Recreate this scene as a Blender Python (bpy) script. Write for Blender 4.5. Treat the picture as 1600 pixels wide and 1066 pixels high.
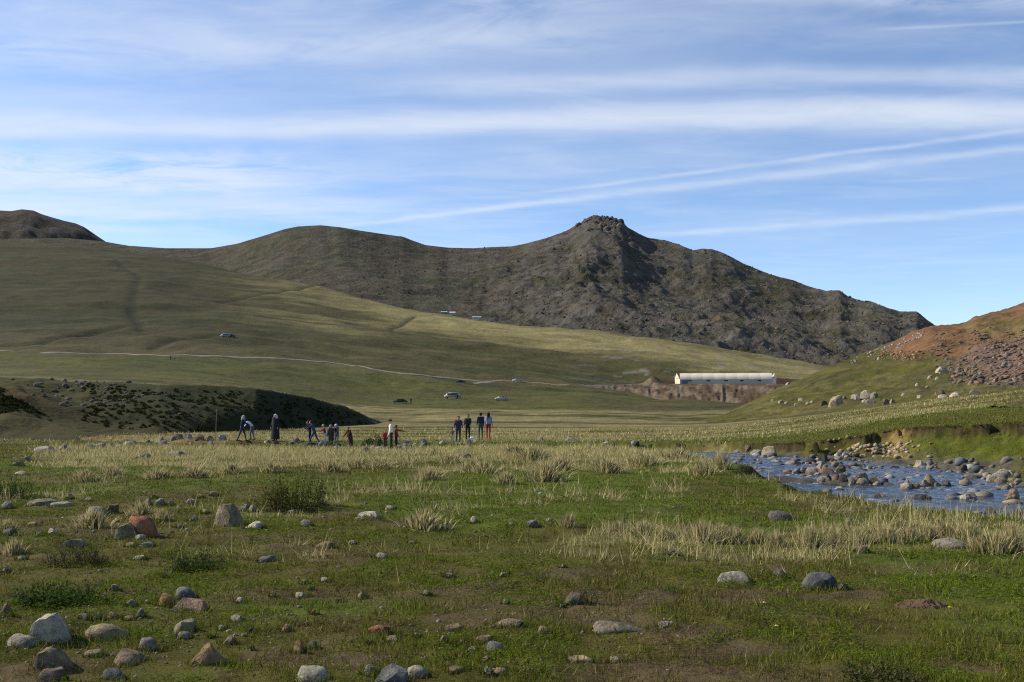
import bpy, bmesh, math, random
import numpy as np
from mathutils import Vector, Matrix

scene = bpy.context.scene
for _o in list(bpy.data.objects):
    bpy.data.objects.remove(_o)

# ------------------------------------------------------------------ camera
EYE = 1.6
F = 1600 * 35.0 / 36.0            # focal length in pixels of the 1600 px wide photograph
PITCH = math.atan(97.0 / F)       # horizon lies at row 630 of 1066
cam_data = bpy.data.cameras.new('camera')
cam_data.lens = 35.0
cam_data.sensor_width = 36.0
cam_data.clip_start = 0.1
cam_data.clip_end = 20000.0
cam = bpy.data.objects.new('camera', cam_data)
scene.collection.objects.link(cam)
cam.location = (0, 0, EYE)
cam.rotation_euler = (math.pi / 2 + PITCH, 0, 0)
scene.camera = cam

# ------------------------------------------------------------------ sun, sky, exposure
SUN_ELEV = math.radians(34.0)
SUN_DIR = Vector((-0.96, 0.25, 0)).normalized()          # horizontal direction towards the sun
SUN_VEC = Vector((SUN_DIR.x * math.cos(SUN_ELEV), SUN_DIR.y * math.cos(SUN_ELEV), math.sin(SUN_ELEV)))
sun_data = bpy.data.lights.new('sun', 'SUN')
sun_data.energy = 5.0
sun_data.angle = math.radians(0.6)
sun_data.color = (1.0, 0.925, 0.79)
sun = bpy.data.objects.new('sun', sun_data)
scene.collection.objects.link(sun)
sun.location = (-60, 30, 60)
sun.rotation_euler = SUN_VEC.to_track_quat('Z', 'Y').to_euler()

scene.view_settings.view_transform = 'Standard'
scene.view_settings.look = 'None'
scene.view_settings.exposure = 0.42
scene.view_settings.gamma = 1.0
scene.view_settings.use_curve_mapping = False
scene.render.engine = 'CYCLES'
scene.cycles.max_bounces = 5
scene.cycles.diffuse_bounces = 2
scene.cycles.glossy_bounces = 2
scene.cycles.transmission_bounces = 2
scene.cycles.transparent_max_bounces = 4
scene.cycles.use_denoising = False          # the grain of the grass stays crisp
scene.cycles.pixel_filter_type = 'BLACKMAN_HARRIS'
scene.cycles.filter_width = 1.15
scene.cycles.use_adaptive_sampling = False
scene.cycles.sample_clamp_indirect = 4.0


class NT:
    """small helper for writing node graphs as expressions"""
    def __init__(self, tree):
        self.t = tree
        self.n = tree.nodes
        self.l = tree.links

    def put(self, sock, v):
        if isinstance(v, bpy.types.NodeSocket):
            self.l.new(v, sock)
        else:
            if isinstance(v, (tuple, list)) and len(v) == 3 and sock.type == 'RGBA':
                v = (*v, 1.0)
            sock.default_value = v

    def m(self, op, a, b=None, c=None, clamp=False):
        n = self.n.new('ShaderNodeMath')
        n.operation = op
        n.use_clamp = clamp
        self.put(n.inputs[0], a)
        if b is not None:
            self.put(n.inputs[1], b)
        if c is not None:
            self.put(n.inputs[2], c)
        return n.outputs[0]

    def add(self, *v):
        r = v[0]
        for x in v[1:]:
            r = self.m('ADD', r, x)
        return r

    def mul(self, *v):
        r = v[0]
        for x in v[1:]:
            r = self.m('MULTIPLY', r, x)
        return r

    def ramp(self, x, lo, hi, a=0.0, b=1.0, smooth=True):
        n = self.n.new('ShaderNodeMapRange')
        n.interpolation_type = 'SMOOTHSTEP' if smooth else 'LINEAR'
        self.put(n.inputs['Value'], x)
        n.inputs['From Min'].default_value = lo
        n.inputs['From Max'].default_value = hi
        n.inputs['To Min'].default_value = a
        n.inputs['To Max'].default_value = b
        return n.outputs[0]

    def xyz(self, x, y, z=0.0):
        n = self.n.new('ShaderNodeCombineXYZ')
        for i, v in enumerate((x, y, z)):
            self.put(n.inputs[i], v)
        return n.outputs[0]

    def noise(self, vec, scale, detail=4, rough=0.55, dist=0.0, dim='3D', color=False):
        n = self.n.new('ShaderNodeTexNoise')
        n.noise_dimensions = dim
        if vec is not None:
            self.put(n.inputs['Vector'], vec)
        n.inputs['Scale'].default_value = scale
        n.inputs['Detail'].default_value = detail
        n.inputs['Roughness'].default_value = rough
        n.inputs['Distortion'].default_value = dist
        return n.outputs['Color' if color else 'Fac']

    def mix(self, fac, a, b, mode='MIX'):
        n = self.n.new('ShaderNodeMix')
        n.data_type = 'RGBA'
        n.blend_type = mode
        self.put(n.inputs[0], fac)
        self.put(n.inputs[6], a)
        self.put(n.inputs[7], b)
        return n.outputs[2]

    def gauss(self, x, c, w):
        d = self.m('DIVIDE', self.m('SUBTRACT', x, c), w)
        return self.m('EXPONENT', self.mul(d, d, -1.0))


def build_world():
    w = bpy.data.worlds.new('World')
    scene.world = w
    w.use_nodes = True
    t = w.node_tree
    t.nodes.clear()
    N = NT(t)
    sky = t.nodes.new('ShaderNodeTexSky')
    sky.sky_type = 'NISHITA'
    sky.sun_disc = False
    sky.sun_elevation = SUN_ELEV
    sky.sun_rotation = math.atan2(SUN_DIR.x, SUN_DIR.y)
    sky.altitude = 2200.0
    sky.air_density = 1.0
    sky.dust_density = 1.0
    sky.ozone_density = 1.2
    tc = t.nodes.new('ShaderNodeTexCoord')
    sep = t.nodes.new('ShaderNodeSeparateXYZ')
    N.l.new(tc.outputs['Generated'], sep.inputs[0])
    X, Y, Z = sep.outputs
    zz = N.m('MAXIMUM', Z, 0.03)
    u = N.m('DIVIDE', X, zz)           # cloud sheet coordinates: across
    v = N.m('DIVIDE', Y, zz)           # and away, in cloud-base heights
    # slow waver of the streaks
    wob = N.m('SUBTRACT', N.noise(N.xyz(N.mul(u, 0.5), N.mul(v, 0.5), 3.1), 1.0, 3), 0.5)
    vw = N.add(v, N.mul(wob, 0.35))
    fine = N.noise(N.xyz(N.mul(u, 1.0), N.mul(vw, 2.0), 7.0), 1.5, 8, 0.62, 0.5)
    soft = N.noise(N.xyz(N.mul(u, 0.55), N.mul(vw, 1.0), 1.5), 1.1, 7, 0.6, 0.3)
    wisp = N.noise(N.xyz(N.add(N.mul(u, 0.9), N.mul(v, 0.25)), N.mul(v, 1.4), 21.0), 2.4, 8, 0.66, 0.8)
    veil = N.ramp(soft, 0.34, 0.74)
    streak = N.mul(N.ramp(fine, 0.45, 0.8), 0.55)
    # the long bands that cross the whole sky
    vb = N.add(v, N.mul(u, 0.05), N.mul(N.m('SUBTRACT', N.noise(N.xyz(N.mul(u, 0.7), N.mul(v, 0.9), 11.0), 1.2, 5), 0.5), 0.35))
    tex = N.ramp(fine, 0.2, 0.72, 0.45, 1.0)
    b1 = N.mul(N.gauss(vb, 3.50, 0.15), tex, 1.35)
    b2 = N.mul(N.gauss(vb, 3.09, 0.10), tex, N.ramp(u, -0.6, 0.4, 0.08, 0.6))
    b3 = N.mul(N.gauss(vb, 2.68, 0.16), N.ramp(wisp, 0.25, 0.7), N.ramp(u, -0.2, 0.7, 0.62, 0.06))
    b4 = N.mul(N.gauss(vb, 4.25, 0.34), N.ramp(wisp, 0.30, 0.68), N.ramp(u, -1.5, -0.6, 1.7, 0.15))
    b5 = N.mul(N.gauss(vb, 5.25, 0.45), N.ramp(soft, 0.3, 0.7), N.ramp(u, -2.0, 0.6, 1.4, 0.12))
    b6 = N.mul(N.gauss(vb, 2.42, 0.08), N.ramp(wisp, 0.35, 0.7), N.ramp(u, -0.3, 0.2, 0.2, 0.75))

    def trail(p, q, wd, amt, lo=-1.0, hi=2.0, seed=0.0):
        dx, dy = q[0] - p[0], q[1] - p[1]
        L = math.hypot(dx, dy)
        nx, ny = -dy / L, dx / L
        wv = N.mul(N.m('SUBTRACT', N.noise(N.xyz(N.mul(u, 1.6), N.mul(v, 1.6), 31.0 + seed), 2.0, 6, 0.6), 0.5), wd * 2.2)
        dist = N.add(N.mul(N.m('SUBTRACT', u, p[0]), nx), N.mul(N.m('SUBTRACT', v, p[1]), ny), wv)
        along = N.add(N.mul(N.m('SUBTRACT', u, p[0]), dx / L / L), N.mul(N.m('SUBTRACT', v, p[1]), dy / L / L))
        ends = N.mul(N.ramp(along, lo, lo + 0.35), N.ramp(along, hi - 0.5, hi, 1.0, 0.0))
        brk = N.ramp(N.noise(N.xyz(u, v, 50.0 + seed), 3.5, 5, 0.6), 0.3, 0.6, 0.5, 1.0)
        return N.mul(N.gauss(dist, 0.0, wd), ends, brk, amt)

    t1 = trail((0, 4.99), (1.99, 3.87), 0.075, 0.44, -0.35, 2.2)
    t2 = trail((0.15, 4.67), (1.64, 3.75), 0.035, 0.42, -0.15, 1.5, 4.0)
    t3 = trail((0.906, 5.87), (2.62, 5.10), 0.10, 0.42, -0.3, 1.6, 8.0)
    t4 = trail((-0.9, 5.55), (0.1, 4.95), 0.05, 0.45, -0.3, 1.4, 12.0)
    t5 = trail((1.05, 2.60), (1.45, 2.55), 0.012, 0.28, -0.3, 2.6, 16.0)
    # the sheet continues thinly over the rest of the sky
    veil_all = N.mul(veil, N.ramp(N.add(u, N.mul(v, -0.15)), -1.6, 1.2, 0.34, 0.09))
    cover = N.add(veil_all, N.mul(streak, 0.35), b1, b2, b3, b4, b5, b6, t1, t2, t3, t4, t5)
    cover = N.m('SUBTRACT', 1.0, N.m('EXPONENT', N.mul(cover, -1.15)))
    cover = N.mul(cover, N.ramp(Z, 0.0, 0.10, 0.5, 1.0))
    skycol = N.mix(1.0, sky.outputs[0], (SKY_TINT[0], SKY_TINT[1], SKY_TINT[2]), 'MULTIPLY')
    col = N.mix(N.mul(cover, 0.9), skycol, CLOUD_COL)
    bg = t.nodes.new('ShaderNodeBackground')
    N.l.new(col, bg.inputs['Color'])
    bg.inputs['Strength'].default_value = SKY_STRENGTH
    out = t.nodes.new('ShaderNodeOutputWorld')
    N.l.new(bg.outputs[0], out.inputs['Surface'])


SKY_STRENGTH = 0.126
SKY_TINT = (0.93, 1.0, 1.10)
CLOUD_COL = (4.9, 5.25, 5.8)
build_world()
# ------------------------------------------------------------------ numeric helpers
rng = np.random.default_rng(7)
_PERM = rng.permutation(4096)
_VAL = rng.random(4096)


def _hash(ix, iy, seed):
    return _VAL[_PERM[(_PERM[(ix + seed * 131) & 4095] + iy * 17 + seed) & 4095]]


def vnoise(x, y, seed=0):
    x = np.asarray(x, float); y = np.asarray(y, float)
    ix = np.floor(x).astype(np.int64); iy = np.floor(y).astype(np.int64)
    fx = x - ix; fy = y - iy
    fx = fx * fx * fx * (fx * (fx * 6 - 15) + 10); fy = fy * fy * fy * (fy * (fy * 6 - 15) + 10)
    a = _hash(ix, iy, seed); b = _hash(ix + 1, iy, seed)
    c = _hash(ix, iy + 1, seed); d = _hash(ix + 1, iy + 1, seed)
    return (a + (b - a) * fx) * (1 - fy) + (c + (d - c) * fx) * fy


def fbm(x, y, octv=4, gain=0.5, seed=0):
    r = 0.0; amp = 1.0; tot = 0.0; f = 1.0
    for i in range(octv):
        c, s = math.cos(0.6 * i), math.sin(0.6 * i)
        r = r + amp * vnoise((x * c - y * s) * f + 17.3 * i, (x * s + y * c) * f - 9.1 * i, seed + i)
        tot += amp; amp *= gain; f *= 2.03
    return r / tot


def ridged(x, y, octv=4, gain=0.5, seed=0):
    r = 0.0; amp = 1.0; tot = 0.0; f = 1.0
    for i in range(octv):
        c, s = math.cos(0.7 * i), math.sin(0.7 * i)
        n = vnoise((x * c - y * s) * f + 5.3 * i, (x * s + y * c) * f + 3.7 * i, seed + i)
        r = r + amp * (1 - np.abs(2 * n - 1)) ** 1.6
        tot += amp; amp *= gain; f *= 2.03
    return r / tot


def smooth(x, lo, hi):
    t = np.clip((np.asarray(x, float) - lo) / (hi - lo), 0, 1)
    return t * t * (3 - 2 * t)


CP, SP = math.cos(PITCH), math.sin(PITCH)


def slopes(px, py):
    """direction through a photograph point, per metre of forward distance: (sideways, up)"""
    dx = (np.asarray(px, float) - 800) / F
    dy = (533 - np.asarray(py, float)) / F
    den = CP - dy * SP
    return dx / den, (SP + dy * CP) / den


def to_px(x, y, z):
    u = (z - EYE) / y; a = x / y
    # inverse of slopes
    dy = (u * CP - SP) / (CP + u * SP)
    den = CP - dy * SP
    return 800 + a * den * F, 533 - dy * F


def hz(py, Y):
    return EYE + Y * slopes(800, py)[1]


# ------------------------------------------------------------------ base height of the valley
# columns: photograph column -> [(forward distance, photograph row)]
COLS = {
    -350: [(2, None), (20, None), (40, None), (55, 699), (75, 683), (100, 664), (200, 586), (420, 545), (600, 490), (1000, 420), (1550, 362), (2300, 420)],
    0:    [(2, None), (20, None), (40, None), (55, 699), (75, 683), (100, 667), (200, 588), (420, 549), (600, 500), (1000, 430), (1500, 372), (2300, 430)],
    150:  [(2, None), (20, None), (40, None), (55, 699), (75, 682), (100, 668), (200, 592), (420, 552), (600, 503), (950, 437), (1450, 380), (2300, 440)],
    300:  [(2, None), (20, None), (40, None), (55, 700), (75, 683), (100, 669), (200, 602), (430, 556), (600, 510), (900, 452), (1350, 402), (2200, 470)],
    500:  [(2, None), (20, None), (40, None), (55, 702), (75, 684), (100, 670), (150, 655), (200, 638), (300, 616), (440, 566), (620, 523), (850, 484), (1150, 443), (2000, 520)],
    620:  [(2, None), (20, None), (40, None), (55, 702), (75, 685), (100, 670), (150, 655), (210, 643), (300, 633), (360, 626), (450, 583), (620, 537), (850, 500), (1050, 478), (1900, 560)],
    700:  [(2, None), (20, None), (40, None), (55, 700), (75, 684), (100, 669), (150, 653), (220, 640), (300, 631), (370, 622), (460, 593), (600, 556), (780, 518), (1000, 488), (1800, 580)],
    900:  [(2, None), (20, None), (40, None), (55, 698), (75, 685), (100, 670), (150, 654), (220, 641), (300, 633), (400, 619), (500, 604), (560, 594), (650, 568), (780, 530), (900, 509), (1700, 600)],
    1100: [(2, None), (20, None), (40, None), (55, 696), (60, 693), (75, 682), (100, 669), (150, 658), (250, 645), (400, 633), (520, 607), (620, 582), (820, 535), (1600, 610)],
    1250: [(2, None), (20, None), (40, None), (60, 683), (75, 672), (100, 653), (150, 646), (250, 642), (400, 633), (520, 608), (650, 586), (800, 562), (1600, 620)],
    1400: [(2, None), (20, None), (38, 680), (45, 672), (60, 658), (100, 631), (150, 640), (250, 640), (400, 633), (520, 610), (700, 598), (800, 590), (1600, 630)],
    1600: [(2, None), (20, None), (32, 675), (45, 657), (60, 637), (100, 602), (150, 620), (250, 635), (400, 633), (800, 610), (1600, 640)],
    2000: [(2, None), (20, None), (32, 640), (45, 615), (60, 595), (100, 560), (150, 580), (250, 600), (400, 620), (800, 620), (1600, 640)],
}
NA, NR = 181, 420
A_LO, A_HI = -0.80, 0.80
L_LO, L_HI = math.log(1.5), math.log(2400.0)


def _build_base():
    av = np.linspace(A_LO, A_HI, NA); lv = np.linspace(L_LO, L_HI, NR)
    keys = sorted(COLS)
    ca = []; prof = []
    for k in keys:
        ys = []; ss = []
        for (Y, py) in COLS[k]:
            z = -0.013 * Y if py is None else hz(py, Y)
            ys.append(math.log(Y)); ss.append((z - EYE) / Y)
        # for the near plain interpolate height, else slope
        p = np.interp(lv, ys, ss)
        near = -0.013 * np.exp(lv)
        p = np.where(np.exp(lv) < 40 if k < 1300 else np.exp(lv) < 20, (near - EYE) / np.exp(lv), p)
        prof.append(p); ca.append((k - 800) / F)
    prof = np.array(prof)
    g = np.empty((NA, NR))
    for j in range(NR):
        g[:, j] = np.interp(av, ca, prof[:, j])
    k = np.array([1, 4, 6, 4, 1]) / 16.0
    z = EYE + g * np.exp(lv)[None, :]

    def blur(q, ax, n):
        for _ in range(n):
            pad = [(0, 0), (0, 0)]; pad[ax] = (2, 2)
            w = np.pad(q, pad, mode='edge')
            q = sum(k[i] * (w[i:i + q.shape[0], :] if ax == 0 else w[:, i:i + q.shape[1]]) for i in range(5))
        return q
    g = (z - EYE) / np.exp(lv)[None, :]
    g = blur(g, 0, 10)
    g2 = blur(g, 1, 3)
    farw = smooth(lv, math.log(30), math.log(60))[None, :]
    return g * (1 - farw) + g2 * farw


_BASE = _build_base()


def base_z(x, y):
    y = np.maximum(np.asarray(y, float), 1.6)
    a = np.clip((np.asarray(x, float) / y - A_LO) / (A_HI - A_LO), 0, 0.99999) * (NA - 1)
    l = np.clip((np.log(y) - L_LO) / (L_HI - L_LO), 0, 0.99999) * (NR - 1)
    ia = a.astype(int); il = l.astype(int); fa = a - ia; fl = l - il
    s = ((_BASE[ia, il] * (1 - fa) + _BASE[ia + 1, il] * fa) * (1 - fl)
         + (_BASE[ia, il + 1] * (1 - fa) + _BASE[ia + 1, il + 1] * fa) * fl)
    return EYE + s * y


# ------------------------------------------------------------------ stream bed
STREAM = np.array([(40, 9, 4.5), (24, 11.5, 4.3), (15.5, 15.5, 4.0), (11.6, 20.5, 3.9), (11.2, 28, 3.7), (11.5, 36, 3.6), (11.3, 43, 3.2), (10.0, 50, 2.6),
                   (5.5, 56.5, 1.9), (-2, 60, 1.5), (-10, 62, 1.4), (-20, 65, 1.4), (-34, 70, 1.4), (-60, 78, 1.4)], float)


def _dense(path, n=30):
    out = []
    for i in range(len(path) - 1):
        p0 = path[max(i - 1, 0)]; p1 = path[i]; p2 = path[i + 1]; p3 = path[min(i + 2, len(path) - 1)]
        for t in np.linspace(0, 1, n, endpoint=False):
            out.append(0.5 * ((2 * p1) + (-p0 + p2) * t + (2 * p0 - 5 * p1 + 4 * p2 - p3) * t * t + (-p0 + 3 * p1 - 3 * p2 + p3) * t ** 3))
    out.append(path[-1])
    return np.array(out)


SP_D = _dense(STREAM, 10)
_tan = np.gradient(SP_D[:, :2], axis=0); _tan /= np.linalg.norm(_tan, axis=1)[:, None]
_nor = np.stack([_tan[:, 1], -_tan[:, 0]], 1)      # points to the far (right / away) side
SP_W = -0.013 * np.clip(SP_D[:, 1], 0, 62) - 0.42 - 0.012 * np.maximum(SP_D[:, 1] - 62, 0)   # water level along the stream
SP_W = np.minimum(SP_W, np.concatenate([SP_W[:1], SP_W[:-1]]))


def stream_d(x, y):
    """signed distance beyond the half width (negative in the water), side (+ far bank), water level"""
    sh = np.shape(x)
    x = np.ravel(np.asarray(x, float)); y = np.ravel(np.asarray(y, float))
    best = np.full(x.shape, 1e9); side = np.zeros(x.shape); wl = np.zeros(x.shape); hw = np.ones(x.shape)
    cand = np.where((y < 95) & (y > 6) & ((x > 2.0) | (y > 44)))[0]
    xs = x[cand]; ys = y[cand]
    b = np.full(xs.shape, 1e9); sd = np.zeros(xs.shape); w_ = np.zeros(xs.shape); h_ = np.ones(xs.shape)
    for i in range(len(SP_D)):
        dx = xs - SP_D[i, 0]; dy = ys - SP_D[i, 1]
        d = dx * dx + dy * dy
        m = d < b
        b = np.where(m, d, b)
        sd = np.where(m, dx * _nor[i, 0] + dy * _nor[i, 1], sd)
        w_ = np.where(m, SP_W[i], w_); h_ = np.where(m, SP_D[i, 2], h_)
    best[cand] = np.sqrt(b); side[cand] = np.sign(sd); wl[cand] = w_; hw[cand] = h_
    return (best - hw).reshape(sh), side.reshape(sh), wl.reshape(sh)


def ground_z(x, y, detail=True, carve=True):
    x = np.asarray(x, float); y = np.asarray(y, float)
    z = base_z(x, y)
    if detail:
        k = smooth(y, 2, 12)
        z = z + (fbm(x * 0.28, y * 0.28, 3, 0.5, 3) - 0.5) * 0.22 * k * (1 - 0.5 * smooth(y, 40, 80))
        z = z + (fbm(x * 1.7, y * 1.7, 3, 0.55, 9) - 0.5) * 0.10
    if carve:
        d, side, wl = stream_d(x, y)
        d = d + (fbm(x * 0.5, y * 0.5, 3, 0.5, 21) - 0.5) * 1.5
        far = side > 0
        bed = wl - 0.20 + (fbm(x * 0.6, y * 0.6, 4, 0.6, 31) - 0.5) * 0.95
        wide = 1.0 - 0.75 * smooth(y, 47, 56)
        f_far = np.where(d < 0, 0.0, np.where(d < 3.2 * wide, d * 0.15, 3.2 * wide * 0.15 + (d - 3.2 * wide) * 0.42))
        f_near = np.where(d < 0, 0.0, d * 0.75)
        cz = bed + np.where(far, f_far, f_near)
        step = np.where(far, (0.12 + 0.34 * fbm(x * 0.25, y * 0.25, 3, 0.5, 33)) * smooth(x, 3, 9), 0.0)          # the turf lip stands as a low cut above the slope
        z = np.where((d < 12) & (cz < z - step), cz, z)
    return z


# ------------------------------------------------------------------ left mound and right hill
def poly(pts):
    p = np.array(pts, float)
    a, s = slopes(p[:, 0], p[:, 1])
    return a, s


MND = poly([(-300, 585), (0, 588), (60, 592), (120, 597), (220, 597), (330, 600), (420, 607), (480, 618), (520, 630), (560, 643), (590, 655), (615, 668), (660, 690)])


def mound_z(x, y):
    a = x / y
    sc = np.interp(a, *MND)
    px = 800 + a * F
    Yc = np.interp(px, [-300, 0, 120, 250, 400, 500, 620], [116, 114, 112, 100, 103, 114, 130])
    Yf = np.interp(px, [-300, 0, 120, 250, 330, 400, 500, 560, 620], [66, 66, 68, 80, 88, 93, 106, 114, 124])
    zc = EYE + sc * Yc
    zf = base_z(a * Yf, Yf) - 0.35
    t = (y - Yf) / (Yc - Yf)
    pw = np.interp(px, [0, 200, 330, 500], [1.25, 1.2, 0.9, 0.8])
    up = np.clip(t, 0, 1) ** pw
    up = up * (1 - 0.25 * smooth(t, 0.8, 1.0)) + 0.25 * smooth(t, 0.8, 1.0)
    zz = zf + (zc - zf) * up
    zz = np.where(t > 1, zc - (t - 1) * 4.5 + 0 * zc, zz)
    zz = np.where(t < 0, zf + t * 8.0, zz)
    rough = np.clip(np.minimum(t, 1.1 - t) * 4, 0, 1)
    zz = zz + (fbm(x * 0.12, y * 0.12, 4, 0.5, 41) - 0.5) * 1.6 * rough
    # low shrub covered rise in front, at the far left
    zz = zz + 2.3 * np.exp(-((px - 5) / 85) ** 2 - ((y - 88) / 9) ** 2)
    zz = zz + (fbm(x * 0.7, y * 0.7, 3, 0.5, 44) - 0.5) * 0.45 * rough
    return zz


HIL = poly([(950, 690), (1050, 668), (1130, 648), (1180, 624), (1215, 606), (1250, 593), (1300, 571), (1350, 551), (1400, 531), (1430, 516), (1455, 509), (1505, 505), (1515, 500), (1525, 494),
            (1550, 488), (1580, 481), (1600, 473), (1680, 445), (1800, 420), (2100, 400)])


def hill_foot(px):
    return np.interp(px, [950, 1100, 1200, 1300, 1400, 1500, 1600, 2000], [118, 116, 112, 108, 104, 98, 90, 70])


def hill_z(x, y, detail=True):
    a = x / y
    px = 800 + a * F
    sc = np.interp(a, *HIL)
    Yf = hill_foot(px)
    Yc = np.interp(px, [950, 1100, 1250, 1400, 1600, 2000], [150, 160, 178, 200, 215, 215])
    zc = EYE + sc * Yc
    zf = np.minimum(base_z(a * Yf, Yf), zc) - 0.10
    t = (y - Yf) / (Yc - Yf)
    up = np.clip(t, 0, 1)
    up = 0.62 * up + 0.38 * up ** 2
    zz = zf + (zc - zf) * up
    zz = np.where(t > 1, zc - (t - 1) * 9, zz)
    zz = np.where(t < 0, zf + t * 5, zz)
    if detail:
        rough = np.clip(np.minimum(t, 1.02 - t) * 5, 0, 1)
        big = np.clip((px - 1150) / 200, 0, 1)
        zz = zz + (fbm(x * 0.06, y * 0.06, 4, 0.5, 51) - 0.5) * 4.0 * rough * big
        zz = zz + (fbm(x * 0.5, y * 0.5, 4, 0.55, 53) - 0.5) * 0.7 * rough
        zz = zz + (fbm(x * 0.9, y * 0.9, 3, 0.55, 57) - 0.5) * 0.6 * np.clip((px - 1380) / 120, 0, 1) * (t < 1.05)
    return zz


# ------------------------------------------------------------------ mountain, far hill
SKY1 = poly([(-500, 372), (-200, 374), (0, 374), (100, 372), (160, 377), (200, 384), (260, 388), (330, 388), (370, 381), (400, 372), (420, 366), (445, 358), (465, 354), (500, 352), (530, 355), (560, 360),
             (600, 366), (630, 370), (645, 376), (665, 383), (700, 387), (740, 388), (770, 386), (800, 385), (820, 381), (840, 376), (858, 371), (870, 366), (886, 360), (900, 352), (912, 346), (922, 339),
             (932, 337), (946, 340), (957, 341), (966, 344), (972, 346), (980, 355), (987, 359), (1000, 366), (1015, 372), (1030, 374), (1045, 377), (1060, 382), (1082, 391), (1098, 389), (1112, 389), (1128, 395),
             (1145, 403), (1160, 411), (1172, 416), (1190, 424), (1210, 430), (1240, 438), (1268, 449), (1290, 455), (1312, 454), (1325, 463), (1340, 468), (1360, 471), (1380, 479), (1405, 487), (1432, 487),
             (1445, 497), (1460, 508), (1480, 522), (1520, 545), (1600, 580), (1700, 605), (2000, 630)])
MBASE_PX = [-500, 0, 300, 500, 700, 900, 1100, 1300, 1500, 2000]
MBASE_PY = [470, 470, 480, 520, 540, 560, 600, 615, 620, 630]
MBASE_Y = [1500, 1500, 1300, 1150, 1000, 950, 900, 900, 900, 900]
MCR_Y = [2700, 2600, 2500, 2300, 2350, 2300, 2150, 1900, 1700, 1600]


def mountain_pt(a, t):
    px = 800 + a * F
    sc = np.interp(a, *SKY1)
    Yb = np.interp(px, MBASE_PX, MBASE_Y); Yc = np.interp(px, MBASE_PX, MCR_Y)
    # buttresses: the slope comes forward and back along the range
    sp = (fbm(px / 130.0, px * 0 + 2.2, 3, 0.5, 61) - 0.5)
    Yc = Yc + sp * 240
    zb = EYE + slopes(800, np.interp(px, MBASE_PX, MBASE_PY))[1] * Yb
    zc = EYE + sc * Yc
    Y = Yb + (Yc - Yb) * t
    tt = np.clip(t, 0, 1)
    pr = 0.45 * tt + 0.55 * tt ** 1.9
    z = zb + (zc - zb) * pr
    z = np.where(t > 1, zc - (t - 1) * (zc - zb) * 0.9, z)
    x = a * Y
    w = np.clip(np.minimum(t * 3, (1.0 - t) * 3.2), 0, 1)
    w1 = np.clip(np.minimum(t * 3, np.maximum((1.01 - t) * 8, 0.26 * smooth(px, 760, 900) + 0.3 * np.exp(-((px - 950) / 40) ** 2))), 0, 1) * (t < 1.05)
    rocky = smooth(px, 620, 860)
    z = z + (fbm(x / 340, Y / 340, 4, 0.5, 63) - 0.5) * 72 * w
    z = z - ridged(x / 170 + Y / 700, Y / 420, 4, 0.5, 66) * 22 * w * (0.4 + 0.6 * rocky)
    z = z + (ridged(x / 60, Y / 75, 5, 0.6, 71) - 0.5) * (4 + 8 * rocky) * w1
    z = z + (ridged(x / 22, Y / 24, 4, 0.7, 75) - 0.5) * (1.5 + 5.5 * rocky) * w1
    # the crag at the summit and the broken rib below it
    crag = np.exp(-((px - 948) / 42) ** 2) * smooth(t, 0.80, 0.93) * (t < 0.995)
    z = z + crag * (ridged(x / 26, Y / 60, 3, 0.5, 78) - 0.35) * 22
    rib = np.exp(-((px - (905 + 40 * (t - 0.5))) / 26) ** 2) * np.exp(-((t - 0.66) / 0.16) ** 2)
    z = z + rib * ridged(x / 22, Y / 50, 3, 0.5, 79) * 18
    gul = np.exp(-((px - (1042 + (0.8 - t) * 190)) / 20) ** 2) * np.exp(-((t - 0.66) / 0.22) ** 2)
    z = z - gul * 5
    return x, Y, z, px


def mesh_from(name, v, f, mat, smooth_shade=True, col=None, parent=None):
    me = bpy.data.meshes.new(name)
    v = np.asarray(v, np.float32); f = np.asarray(f, np.int32)
    me.vertices.add(len(v)); me.vertices.foreach_set('co', v.ravel())
    k = f.shape[1]
    me.loops.add(f.size); me.loops.foreach_set('vertex_index', f.ravel())
    me.polygons.add(len(f))
    me.polygons.foreach_set('loop_start', np.arange(0, f.size, k, dtype=np.int32))
    me.polygons.foreach_set('loop_total', np.full(len(f), k, np.int32))
    if smooth_shade:
        me.polygons.foreach_set('use_smooth', np.ones(len(f), bool))
    if col is not None:
        at = me.color_attributes.new('Col', 'FLOAT_COLOR', 'POINT')
        c = np.ones((len(v), 4), np.float32); c[:, :3] = col
        at.data.foreach_set('color', c.ravel())
    me.update(calc_edges=True); me.validate()
    if mat is not None:
        me.materials.append(mat)
    o = bpy.data.objects.new(name, me)
    scene.collection.objects.link(o)
    if parent is not None:
        o.parent = parent
    return o


def grid_faces(nr, nc):
    i = np.arange(nr - 1)[:, None] * nc + np.arange(nc - 1)[None, :]
    i = i.ravel()
    return np.stack([i, i + 1, i + nc + 1, i + nc], 1)


def struct(o):
    o['kind'] = 'structure'
    return o


def lerp3(c, a, m):
    return c + (np.asarray(a)[None, :] - c) * m[:, None]


def cols(inner, outer, n_in, n_out):
    left = np.linspace(-outer, -inner, n_out, endpoint=False)
    right = -left[::-1]
    return np.concatenate([left, np.linspace(-inner, inner, n_in), right])
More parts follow.
